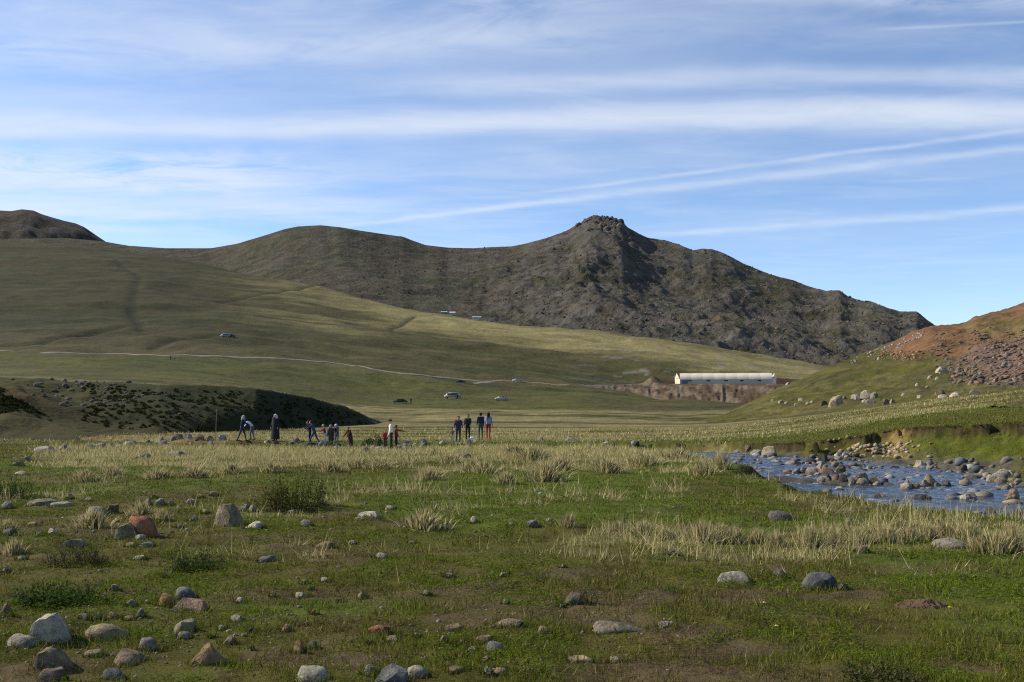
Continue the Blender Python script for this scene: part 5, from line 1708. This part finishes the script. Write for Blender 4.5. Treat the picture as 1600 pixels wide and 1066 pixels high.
# ------------------------------------------------------------------ vehicles
M_TYRE = simple_mat('tyre_rubber', (0.02, 0.02, 0.02), 0.9); M_RIM = simple_mat('wheel_rim', (0.35, 0.35, 0.36), 0.35, 0.8)
M_WHITEP = simple_mat('white_paint', (0.36, 0.36, 0.35), 0.4, noise=0.05); M_NAVYP = simple_mat('dark_blue_paint', (0.02, 0.028, 0.075), 0.3, noise=0.05); M_BLACKP = simple_mat('black_paint', (0.022, 0.024, 0.028), 0.3, noise=0.05); M_GREYP = simple_mat('grey_paint', (0.25, 0.28, 0.32), 0.35, noise=0.05)
M_LAMP = simple_mat('lamp_glass', (0.55, 0.53, 0.48), 0.2)
PROF = {
    'saloon': ([(-2.2, 0.35), (-2.2, 0.80), (-1.55, 0.93), (-0.95, 1.38), (0.45, 1.42), (1.15, 0.95), (2.05, 0.78), (2.18, 0.60), (2.18, 0.32)], [(-0.85, -0.05), (0.0, 0.72)], 4.4, (0.98, 1.32)),
    'van': ([(-2.35, 0.40), (-2.35, 1.75), (-2.2, 1.90), (1.05, 1.92), (1.55, 1.60), (1.95, 1.08), (2.35, 0.95), (2.4, 0.38)], [(-2.1, -0.9), (-0.8, 0.35), (0.45, 1.35)], 4.7, (1.12, 1.70)),
    'pickup': ([(-2.5, 0.45), (-2.5, 1.08), (-0.35, 1.10), (-0.25, 1.72), (0.85, 1.74), (1.35, 1.12), (2.35, 1.00), (2.45, 0.42)], [(-0.15, 0.35), (0.42, 0.98)], 4.9, (1.15, 1.62)),
}


def vehicle(kind, px, py, paint, rot, label, lo=240, hi=700, cat='car'):
    x, y, z = find(px, py, valley_z, lo, hi, 700)
    prof, wins, L, (w0, w1) = PROF[kind]
    r = empty('parked_car' if kind == 'saloon' else 'parked_' + kind, (x, y, z + 0.02), math.radians(rot))
    W = 1.78
    bm = bmesh.new()
    la = []; lb = []
    for (px_, pz_) in prof:
        k = 1.0 - 0.16 * max(0.0, (pz_ - 0.95)) / 0.9
        la.append(bm.verts.new((px_, -W / 2 * k, pz_))); lb.append(bm.verts.new((px_, W / 2 * k, pz_)))
    bm.faces.new(la[::-1]); bm.faces.new(lb)
    n = len(prof)
    for i in range(n):
        bm.faces.new((la[i], la[(i + 1) % n], lb[(i + 1) % n], lb[i]))
    bmesh.ops.bevel(bm, geom=list(bm.edges), offset=0.05, segments=2, affect='EDGES')
    bm_obj('body', bm, paint, r, True)
    kk = 1.0 - 0.16 * ((w0 + w1) / 2 - 0.95) / 0.9
    for sy in (-1, 1):
        for (a0, a1) in wins:
            o = part_box('window', ((a0 + a1) / 2, sy * (W / 2 * kk - 0.015), (w0 + w1) / 2), (a1 - a0, 0.10, w1 - w0), M_GLASSD, r)
    # windscreen along the slope between the bonnet and the roof
    i0 = max(range(n), key=lambda i: prof[i][0] if prof[i][1] > w1 - 0.05 else -9)
    (ax, az), (bx_, bz_) = prof[i0], prof[i0 + 1]
    bm = bmesh.new()
    v = []
    for (t_, s_) in ((0.12, -1), (0.12, 1), (0.88, 1), (0.88, -1)):
        qx, qz = ax + (bx_ - ax) * t_, az + (bz_ - az) * t_
        v.append(bm.verts.new((qx + 0.03, s_ * W * 0.40, qz + 0.03)))
    bm.faces.new(v)
    ex = bmesh.ops.extrude_face_region(bm, geom=list(bm.faces))
    for q in ex['geom']:
        if isinstance(q, bmesh.types.BMVert):
            q.co.x -= 0.05; q.co.z -= 0.05
    bm_obj('windscreen', bm, M_GLASSD, r)
    xf = prof[-1][0] - 0.75; xr = prof[0][0] + 0.85
    for (wx_, sy) in ((xf, -1), (xf, 1), (xr, -1), (xr, 1)):
        bm = bmesh.new()
        bmesh.ops.create_cone(bm, cap_ends=True, segments=18, radius1=0.34, radius2=0.34, depth=0.22, matrix=Matrix.Translation((wx_, sy * (W / 2 - 0.07), 0.33)) @ Matrix.Rotation(math.pi / 2, 4, 'X'))
        wh = bm_obj('wheel', bm, M_TYRE, r)
        bm = bmesh.new()
        bmesh.ops.create_cone(bm, cap_ends=True, segments=14, radius1=0.21, radius2=0.19, depth=0.04, matrix=Matrix.Translation((wx_, sy * (W / 2 + 0.05), 0.33)) @ Matrix.Rotation(math.pi / 2, 4, 'X'))
        bm_obj('rim', bm, M_RIM, wh)
    for sy in (-1, 1):
        part_box('headlight', (prof[-2][0] + 0.0, sy * 0.62, 0.70 if kind == 'saloon' else 0.82), (0.14, 0.34, 0.16), M_LAMP, r)
    return tag(r, label, cat)


vehicle('van', 706, 623, M_WHITEP, 172, 'white van parked on green pasture between two cars', cat='van')
vehicle('saloon', 625, 631, M_BLACKP, 186, 'black car parked at the edge of the hay plain')
vehicle('saloon', 784, 626, M_WHITEP, 4, 'low white car parked alone on green pasture')
vehicle('saloon', 720, 599, M_NAVYP, 4, 'dark blue car parked just below the dirt road')
vehicle('pickup', 808, 597, M_WHITEP, 176, 'white pickup standing on the dirt road', cat='pickup')
vehicle('van', 352, 527, M_GREYP, 178, 'grey van far up the left slope above the road', 300, 900, 'van')
vehicle('saloon', 361, 527, M_NAVYP, 178, 'blue car beside the grey van far up the slope', 300, 900)

# ------------------------------------------------------------------ people
def capsule(p0, p1, r0, r1, sub=2):
    v, f = ICO[sub]
    p0 = np.array(p0, float); p1 = np.array(p1, float)
    ax = p1 - p0; L = np.linalg.norm(ax)
    ax = ax / L if L > 1e-6 else np.array([0, 0, 1.0])
    up = (v @ ax) > 0
    return np.where(up[:, None], p1 + v * r1, p0 + v * r0), f


def limb(base, length, pitch, out, side):
    """direction hanging down, swung forward by pitch and sideways by out"""
    d = np.array([side * math.sin(out), math.sin(pitch) * math.cos(out), -math.cos(pitch) * math.cos(out)])
    return base + d * length


PM = {}


def cloth(col, rough=0.9):
    k = tuple(round(c_, 3) for c_ in col)
    if k not in PM:
        PM[k] = simple_mat('cloth_%d' % len(PM), col, rough, noise=0.25, scale=9.0)
    return PM[k]


SKIN = simple_mat('skin', (0.42, 0.25, 0.17), 0.6, noise=0.1)


def person(px, feet, head, face, label, top, bottom, shoes=(0.05, 0.045, 0.04), hair=(0.02, 0.014, 0.01), lean=0.0, arms=((0.1, 0.12, 0.25), (0.1, 0.12, 0.25)), legs=((0.06, 0.05), (-0.06, 0.05)),
           coat=None, scarf=None, cap=None, longhair=False, stock=1.0, Hmax=1.86, bag=None, fn=None, lo=45, hi=92, height=None):
    x, y, z = find(px, feet, fn or ground_z, lo, hi, 900)
    H = height or min(Hmax, (feet - head) * y / F)
    s = H / 1.72
    root = empty('person', (x, y, z), face)
    seg = []          # (p0, p1, r0, r1, material index)  0 skin 1 top 2 bottom 3 shoes
    A = np.array
    pel = A([0, 0, 0.93])
    drop = 0.0
    ank = []
    for i, sd in enumerate((-1, 1)):
        hip = pel + A([sd * 0.09, 0, -0.02])
        kn = limb(hip, 0.43, legs[i][0], 0.03, sd)
        an = limb(kn, 0.42, legs[i][0] - legs[i][1], 0.0, sd)
        toe = an + A([sd * 0.03, 0.17, -0.035])
        ank.append(an[2])
        seg += [(hip, kn, 0.092 * stock, 0.062, 2), (kn, an, 0.060, 0.042, 2), (an + A([0, -0.05, -0.03]), toe, 0.042, 0.038, 3)]
    drop = min(ank) - 0.075
    bend = lambda p_: pel + A([p_[0], p_[1] * math.cos(lean) + p_[2] * math.sin(lean), p_[2] * math.cos(lean) - p_[1] * math.sin(lean)])
    seg += [(bend(A([-0.07, 0, 0.0])), bend(A([0.07, 0, 0.0])), 0.115 * stock, 0.115 * stock, 2)]
    for sd in (-1, 1):
        seg += [(bend(A([sd * 0.06, 0, 0.06])), bend(A([sd * 0.085, 0.0, 0.40])), 0.108 * stock, 0.112, 1)]
    seg += [(bend(A([-0.15, 0, 0.47])), bend(A([0.15, 0, 0.47])), 0.068, 0.068, 1), (bend(A([0, 0, 0.46])), bend(A([0, 0.02, 0.58])), 0.060, 0.050, 0)]
    hc = bend(A([0, 0.025, 0.67]))
    seg += [(hc + A([0, 0.012, -0.055]), hc + A([0, 0, 0.035]), 0.072, 0.095, 0), (hc + A([0, 0.085, -0.015]), hc + A([0, 0.105, -0.03]), 0.014, 0.017, 0)]
    for sd in (-1, 1):
        seg += [(hc + A([sd * 0.088, -0.005, -0.02]), hc + A([sd * 0.092, -0.01, 0.015]), 0.016, 0.02, 0)]
    hands = []
    for i, sd in enumerate((-1, 1)):
        ap, ao, el = arms[i]
        sh = bend(A([sd * 0.185, 0, 0.465]))
        e = limb(sh, 0.28, ap, ao, sd)
        w_ = limb(e, 0.25, ap + el, ao * 0.7, sd)
        dr = (w_ - e) / np.linalg.norm(w_ - e)
        pm = w_ + dr * 0.07
        seg += [(sh, e, 0.056, 0.045, 1), (e, w_, 0.044, 0.034, 1), (w_, pm, 0.030, 0.036, 0)]
        lat = np.cross(dr, A([sd, 0.2, 0.1])); lat /= np.linalg.norm(lat)
        for k in range(4):
            fb = pm + lat * (k - 1.5) * 0.021 + dr * 0.02
            fl = (0.060, 0.070, 0.066, 0.052)[k]
            fm = fb + dr * fl * 0.55
            seg += [(fb, fm, 0.0115, 0.011, 0), (fm, fm + (dr * 0.75 + A([0, 0.3, 0.1])) * fl * 0.5, 0.011, 0.0095, 0)]
        tb = w_ + dr * 0.02 + lat * 0.034
        seg += [(tb, tb + (dr * 0.7 + lat * 0.7) * 0.045, 0.0125, 0.011, 0)]
        hands.append(pm)
    V = []; Fc = []; off = 0
    for (p0, p1, r0, r1, m_) in seg:
        v, f = capsule(p0, p1, r0, r1, 1 if r0 < 0.02 else 2)
        V.append(v); Fc.append(f + off); off += len(v)
    me = bpy.data.meshes.new('body')
    me.from_pydata(np.concatenate(V).tolist(), [], np.concatenate(Fc).tolist())
    tmp = bpy.data.objects.new('body_tmp', me)
    scene.collection.objects.link(tmp)
    rm = tmp.modifiers.new('remesh', 'REMESH'); rm.mode = 'VOXEL'; rm.voxel_size = 0.0135 if fn is None else 0.03
    sm = tmp.modifiers.new('smooth', 'SMOOTH'); sm.iterations = 2; sm.factor = 0.4
    dc = tmp.modifiers.new('decimate', 'DECIMATE'); dc.ratio = 0.28
    dg = bpy.context.evaluated_depsgraph_get()
    body = bpy.data.meshes.new_from_object(tmp.evaluated_get(dg))
    bpy.data.objects.remove(tmp)
    nv = len(body.vertices)
    co = np.empty(nv * 3, np.float32); body.vertices.foreach_get('co', co); co = co.reshape(-1, 3)
    nf = len(body.polygons)
    ctr = np.empty(nf * 3, np.float32); body.polygons.foreach_get('center', ctr); ctr = ctr.reshape(-1, 3)
    best = np.full(nf, 1e9); mi = np.zeros(nf, np.int32)
    for (p0, p1, r0, r1, m_) in seg:
        ab = p1 - p0; l2 = max(ab @ ab, 1e-9)
        t = np.clip((ctr - p0) @ ab / l2, 0, 1)
        d = np.linalg.norm(ctr - p0 - t[:, None] * ab, axis=1) - (r0 + (r1 - r0) * t)
        q = d < best
        best = np.where(q, d, best); mi = np.where(q, m_, mi)
    body.materials.clear()
    for m_ in (SKIN, cloth(top), cloth(bottom), cloth(shoes)):
        body.materials.append(m_)
    body.polygons.foreach_set('material_index', mi)
    body.polygons.foreach_set('use_smooth', np.ones(nf, bool))
    co[:, 2] -= drop
    body.vertices.foreach_set('co', (co * s).ravel())
    body.update()
    o = bpy.data.objects.new('body', body); link(o, root)
    fix = lambda P: (np.asarray(P) - A([0, 0, drop])) * s

    def shell(name, keep, c0, rad, col, stretch=(1, 1, 1), extra=None):
        v, f = ICO[3]
        P = c0 + v * rad * A(stretch)
        if extra:
            P = extra(P, v)
        kf = [q for q in f.tolist() if keep(v[q].mean(0))]
        return mesh_from(name, fix(P), np.array(kf), cloth(col), True, None, root)
    if scarf is not None:
        def drape(P, v):
            dn_ = v[:, 2] < -0.2
            P = P.copy(); P[dn_, 2] -= 0.10; P[dn_, :2] = hc[:2] + (P[dn_, :2] - hc[:2]) * 1.35
            return P
        shell('headscarf', lambda c_: not (c_[1] > 0.62 and abs(c_[0]) < 0.6 and -0.75 < c_[2] < 0.62), hc + A([0, -0.012, 0.0]), 0.125, scarf, (0.98, 1.02, 1.1), drape)
    elif cap is not None:
        shell('cap', lambda c_: c_[2] > 0.05, hc + A([0, -0.005, 0.03]), 0.112, cap, (1, 1.05, 0.9))
        b_ = mesh_from('brim', fix([hc + A([-0.08, 0.08, 0.045]), hc + A([0.08, 0.08, 0.045]), hc + A([0.06, 0.19, 0.03]), hc + A([-0.06, 0.19, 0.03]), hc + A([-0.08, 0.08, 0.033]), hc + A([0.08, 0.08, 0.033]), hc + A([0.06, 0.19, 0.018]), hc + A([-0.06, 0.19, 0.018])]),
                       np.array([(0, 1, 2, 3), (7, 6, 5, 4), (0, 4, 5, 1), (1, 5, 6, 2), (2, 6, 7, 3), (3, 7, 4, 0)]), cloth(cap), False, None, root)
    else:
        def fall(P, v):
            if longhair:
                q = (v[:, 2] < 0.0) & (v[:, 1] < 0.25)
                P = P.copy(); P[q, 2] -= 0.30 * np.clip(-v[q, 2], 0, 1) ** 0.7; P[q, 1] -= 0.02
            return P
        shell('hair', lambda c_: c_[1] < 0.30 or c_[2] > 0.55, hc + A([0, -0.012, 0.02]), 0.110, hair, (1, 1.02, 1.05), fall)
    if coat is not None:
        col, z0_, flare = coat
        rings = []
        nz_ = 9; na_ = 22
        for i in range(nz_):
            t = i / (nz_ - 1)
            zz = 0.52 - (0.52 + 0.93 - z0_) * t
            if zz > 0:
                c_ = bend(A([0, 0, zz]))
            else:
                c_ = pel + A([0, 0, zz])
            rx = 0.20 + flare * t + 0.01; ry = 0.15 + flare * t
            rings.append([(c_[0] + math.cos(a_) * rx * (1 + 0.05 * math.sin(5 * a_) * t), c_[1] + math.sin(a_) * ry * (1 + 0.05 * math.sin(7 * a_) * t), c_[2]) for a_ in np.linspace(0, 2 * math.pi, na_, endpoint=False)])
        V = np.array(rings).reshape(-1, 3)
        ff = [(i * na_ + j, i * na_ + (j + 1) % na_, (i + 1) * na_ + (j + 1) % na_, (i + 1) * na_ + j) for i in range(nz_ - 1) for j in range(na_)]
        mesh_from('long_coat', fix(V), np.array(ff), cloth(col), True, None, root)
        for sd in (0, 1):
            ap, ao, el = arms[sd]
            sh = bend(A([(-1, 1)[sd] * 0.185, 0, 0.465]))
            e = limb(sh, 0.28, ap, ao, (-1, 1)[sd]); w_ = limb(e, 0.25, ap + el, ao * 0.7, (-1, 1)[sd])
            v1, f1 = capsule(sh, e, 0.066, 0.055); v2, f2 = capsule(e, w_, 0.055, 0.046)
            mesh_from('sleeve', fix(np.concatenate([v1, v2])), np.concatenate([f1, f2 + len(v1)]), cloth(col), True, None, root)
    tag(root, label, 'person', 'walkers along the stream' if fn is None else 'far figures in the valley')
    return root, hands, s, drop


BLK = (0.018, 0.018, 0.022); NAVY = (0.018, 0.022, 0.05); JEAN = (0.045, 0.065, 0.12); CHAR = (0.035, 0.036, 0.04)
PI = math.pi
person(378, 690, 649, -PI / 2, 'person in dark navy clothes reaching a hand to a bent companion in white', (0.020, 0.022, 0.045), (0.03, 0.035, 0.07), hair=(0.10, 0.09, 0.075), lean=0.10, arms=((0.6, 0.1, 0.4), (0.9, 0.1, 0.3)), legs=((0.35, 0.1), (-0.3, 0.1)), scarf=(0.30, 0.29, 0.26))
person(394, 688, 650, PI / 2, 'person in a white and lilac top bent forward over a grey rock', (0.62, 0.60, 0.68), (0.10, 0.10, 0.13), lean=0.75, arms=((0.5, 0.1, 0.3), (0.8, 0.1, 0.2)), legs=((0.25, 0.35), (-0.05, 0.2)))
person(430, 689, 648, PI * 0.9, 'person in a long black coat and white headscarf standing alone', BLK, BLK, coat=(BLK, 0.10, 0.10), scarf=(0.55, 0.54, 0.50))
person(491, 695, 655, PI / 2, 'person in a blue jacket and jeans striding and stooping', (0.04, 0.055, 0.12), JEAN, lean=0.35, arms=((0.9, 0.1, 0.5), (0.5, 0.15, 0.6)), legs=((0.5, 0.15), (-0.35, 0.25)))
person(484, 694, 658, PI / 2, 'person in a dark maroon top beside the striding one in blue', (0.05, 0.014, 0.018), CHAR, lean=0.2, arms=((0.7, 0.1, 0.5), (0.4, 0.1, 0.5)))
person(508, 697, 664, PI * 0.6, 'child in a magenta top and pale trousers with light hair', (0.28, 0.03, 0.08), (0.45, 0.45, 0.42), hair=(0.42, 0.33, 0.18), arms=((0.7, 0.1, 0.9), (0.7, 0.1, 0.9)), lean=0.25, Hmax=1.5)
person(517, 700, 664, PI, 'person in a charcoal coat with a light grey hood', CHAR, (0.05, 0.04, 0.055), coat=(CHAR, 0.55, 0.05), scarf=(0.22, 0.22, 0.22), lean=0.22)
person(526, 697, 663, PI * 0.9, 'person in black wearing a white cap behind the charcoal coat', BLK, (0.12, 0.12, 0.12), cap=(0.6, 0.6, 0.58), lean=0.18, arms=((0.6, 0.1, 0.6), (0.5, 0.1, 0.5)))
person(547, 702, 667, PI * 0.75, 'stooping person in a long dark maroon-brown coat', (0.045, 0.02, 0.022), (0.05, 0.025, 0.03), hair=(0.06, 0.03, 0.015), lean=0.30, coat=((0.045, 0.02, 0.022), 0.25, 0.05), arms=((0.5, 0.1, 0.4), (0.5, 0.1, 0.4)))
person(602, 701, 672, PI, 'child in a red jacket with dark trousers beside the white sweater', (0.30, 0.02, 0.03), CHAR, Hmax=1.3)
person(611, 704, 656, PI * 0.55, 'person in a white sweater and black cap with dark trousers', (0.66, 0.67, 0.64), (0.03, 0.032, 0.03), (0.6, 0.6, 0.58), cap=BLK, lean=0.06)
person(619, 704, 665, -PI / 2, 'person in a red jacket stretching one arm out sideways', (0.24, 0.02, 0.03), BLK, (0.3, 0.3, 0.3), arms=((1.35, 0.1, 0.05), (0.3, 0.1, 0.3)), Hmax=1.6)
person(706, 695, 669, PI * 0.8, 'child in beige trousers and dark top holding on beside an adult', (0.12, 0.09, 0.07), (0.34, 0.29, 0.20), Hmax=1.3)
person(716, 694, 651, PI, 'person in a dark purple printed top with light shoes', (0.05, 0.035, 0.055), (0.05, 0.055, 0.055), (0.55, 0.5, 0.42), arms=((0.2, 0.2, 0.6), (0.2, 0.2, 0.6)))
person(731, 689, 648, PI * 0.95, 'person in an open black jacket over a white shirt', (0.025, 0.02, 0.02), (0.025, 0.02, 0.02), arms=((0.3, 0.1, 0.7), (0.2, 0.1, 0.5)))
person(751, 686, 644, PI * 0.1, 'person in a dark navy jacket seen from behind', (0.022, 0.026, 0.055), (0.06, 0.075, 0.08), stock=1.15)
person(763, 686, 644, -PI * 0.08, 'person with long dark hair, grey-blue shirt and red trousers', (0.20, 0.23, 0.30), (0.26, 0.02, 0.03), (0.4, 0.12, 0.06), longhair=True)
for (px, py, c_, lab) in [(266, 563, BLK, 'tiny dark figure standing just below the dirt road'), (273, 563, (0.35, 0.33, 0.3), 'tiny figure in a light top below the dirt road'),
                          (715, 624, BLK, 'tiny dark figure beside the white van'), (719, 624, (0.3, 0.3, 0.3), 'tiny pale figure beside the white van'), (642, 631, BLK, 'tiny dark figure beside the black car')]:
    person(px, py, 0, PI, lab, c_, BLK, fn=valley_z, lo=180, hi=700, height=1.7)

# white carrier bag at the feet of the group
x, y, z = find(739, 690, ground_z, 45, 92, 900)
p_, f_ = rock_shape(3, 990, 0.2, 0.35)
M_BAG = simple_mat('white_plastic', (0.66, 0.68, 0.68), 0.4, noise=0.05)
bag = empty('carrier_bag', (x, y, z))
mesh_from('sack', p_ * np.array([0.24, 0.17, 0.20]) + np.array([0, 0, 0.16]), f_, M_BAG, True, None, bag)
for sd in (-1, 1):
    bm = bmesh.new()
    prev = None
    for k in range(9):
        th = math.pi * k / 8
        q = (math.cos(th) * 0.07, sd * 0.03, 0.33 + math.sin(th) * 0.11)
        a_ = bm.verts.new((q[0], q[1] - 0.012, q[2])); b_ = bm.verts.new((q[0], q[1] + 0.012, q[2]))
        if prev:
            bm.faces.new((prev[0], prev[1], b_, a_))
        prev = (a_, b_)
    bm_obj('handle', bm, M_BAG, bag)
tag(bag, 'white plastic carrier bag on the grass beside the walkers', 'bag')

# thin stake by the stone belt
x, y, z = find(337, 690, ground_z, 45, 92, 900)
M_WOOD = simple_mat('grey_wood', (0.16, 0.13, 0.09), 0.9)
st_ = empty('wooden_stake', (x, y, z))
v, f = capsule((0, 0, -0.2), (0.02, 0.01, 2.1), 0.028, 0.022, 2)
mesh_from('pole', v, f, M_WOOD, True, None, st_)
v, f = capsule((0.02, 0.01, 1.98), (0.02, 0.01, 2.16), 0.036, 0.030, 1)
mesh_from('cap', v, f, M_WOOD, True, None, st_)
tag(st_, 'thin upright wooden stake above the stone belt', 'stake')

# molehill and flowers in the near turf
x, y, z = find(1450, 951)
u_, w_ = np.meshgrid(np.linspace(-1, 1, 40), np.linspace(-1, 1, 24))
rr = np.hypot(u_, w_)
zz = np.clip(1 - rr ** 2, -0.15, 1) * 0.06 * (0.4 + 1.2 * fbm(u_ * 3 + 3, w_ * 3 + 8, 4, 0.6, 231)) + (fbm(u_ * 9, w_ * 9, 3, 0.6, 233) - 0.5) * 0.035
mh = mesh_from('earth_mound', np.stack([(x + u_ * 0.26).ravel(), (y + 0.12 + w_ * 0.22).ravel(), (z - 0.012 + zz).ravel()], 1), grid_faces(24, 40), M_EARTH, True, np.tile((0.075, 0.048, 0.03), (u_.size, 1)))
tag(mh, 'small heap of loose brown soil in the near turf', 'molehill')
M_PET = simple_mat('white_petal', (0.62, 0.60, 0.55), 0.7, noise=0.05); M_YEL = simple_mat('yellow_petal', (0.65, 0.48, 0.03), 0.7, noise=0.05); M_GST = simple_mat('green_stalk', (0.06, 0.09, 0.02), 0.8)
for (px, py, m_, lab) in [(1194, 953, M_PET, 'single white flower in turf near the blue-grey block'), (1213, 991, M_PET, 'white flower low in dark turf, farther from the stones'), (1484, 960, M_YEL, 'single yellow flower beside the soil heap')]:
    x, y, z = find(px, py)
    fl = empty('flower', (x, y, z))
    v, f = capsule((0, 0, -0.01), (0, 0, 0.05), 0.002, 0.002, 1)
    mesh_from('stalk', v, f, M_GST, True, None, fl)
    for k in range(8):
        th = k * PI / 4
        P = [(0, 0, 0.05), (math.cos(th - 0.3) * 0.012, math.sin(th - 0.3) * 0.012, 0.056), (math.cos(th) * 0.021, math.sin(th) * 0.021, 0.058), (math.cos(th + 0.3) * 0.012, math.sin(th + 0.3) * 0.012, 0.056)]
        mesh_from('petal', P, np.array([(0, 1, 2, 3)]), m_, False, None, fl)
    v, f = ICO[1]
    mesh_from('flower_head', v * 0.008 + np.array([0, 0, 0.056]), f, M_YEL, True, None, fl)
    tag(fl, lab, 'flower')
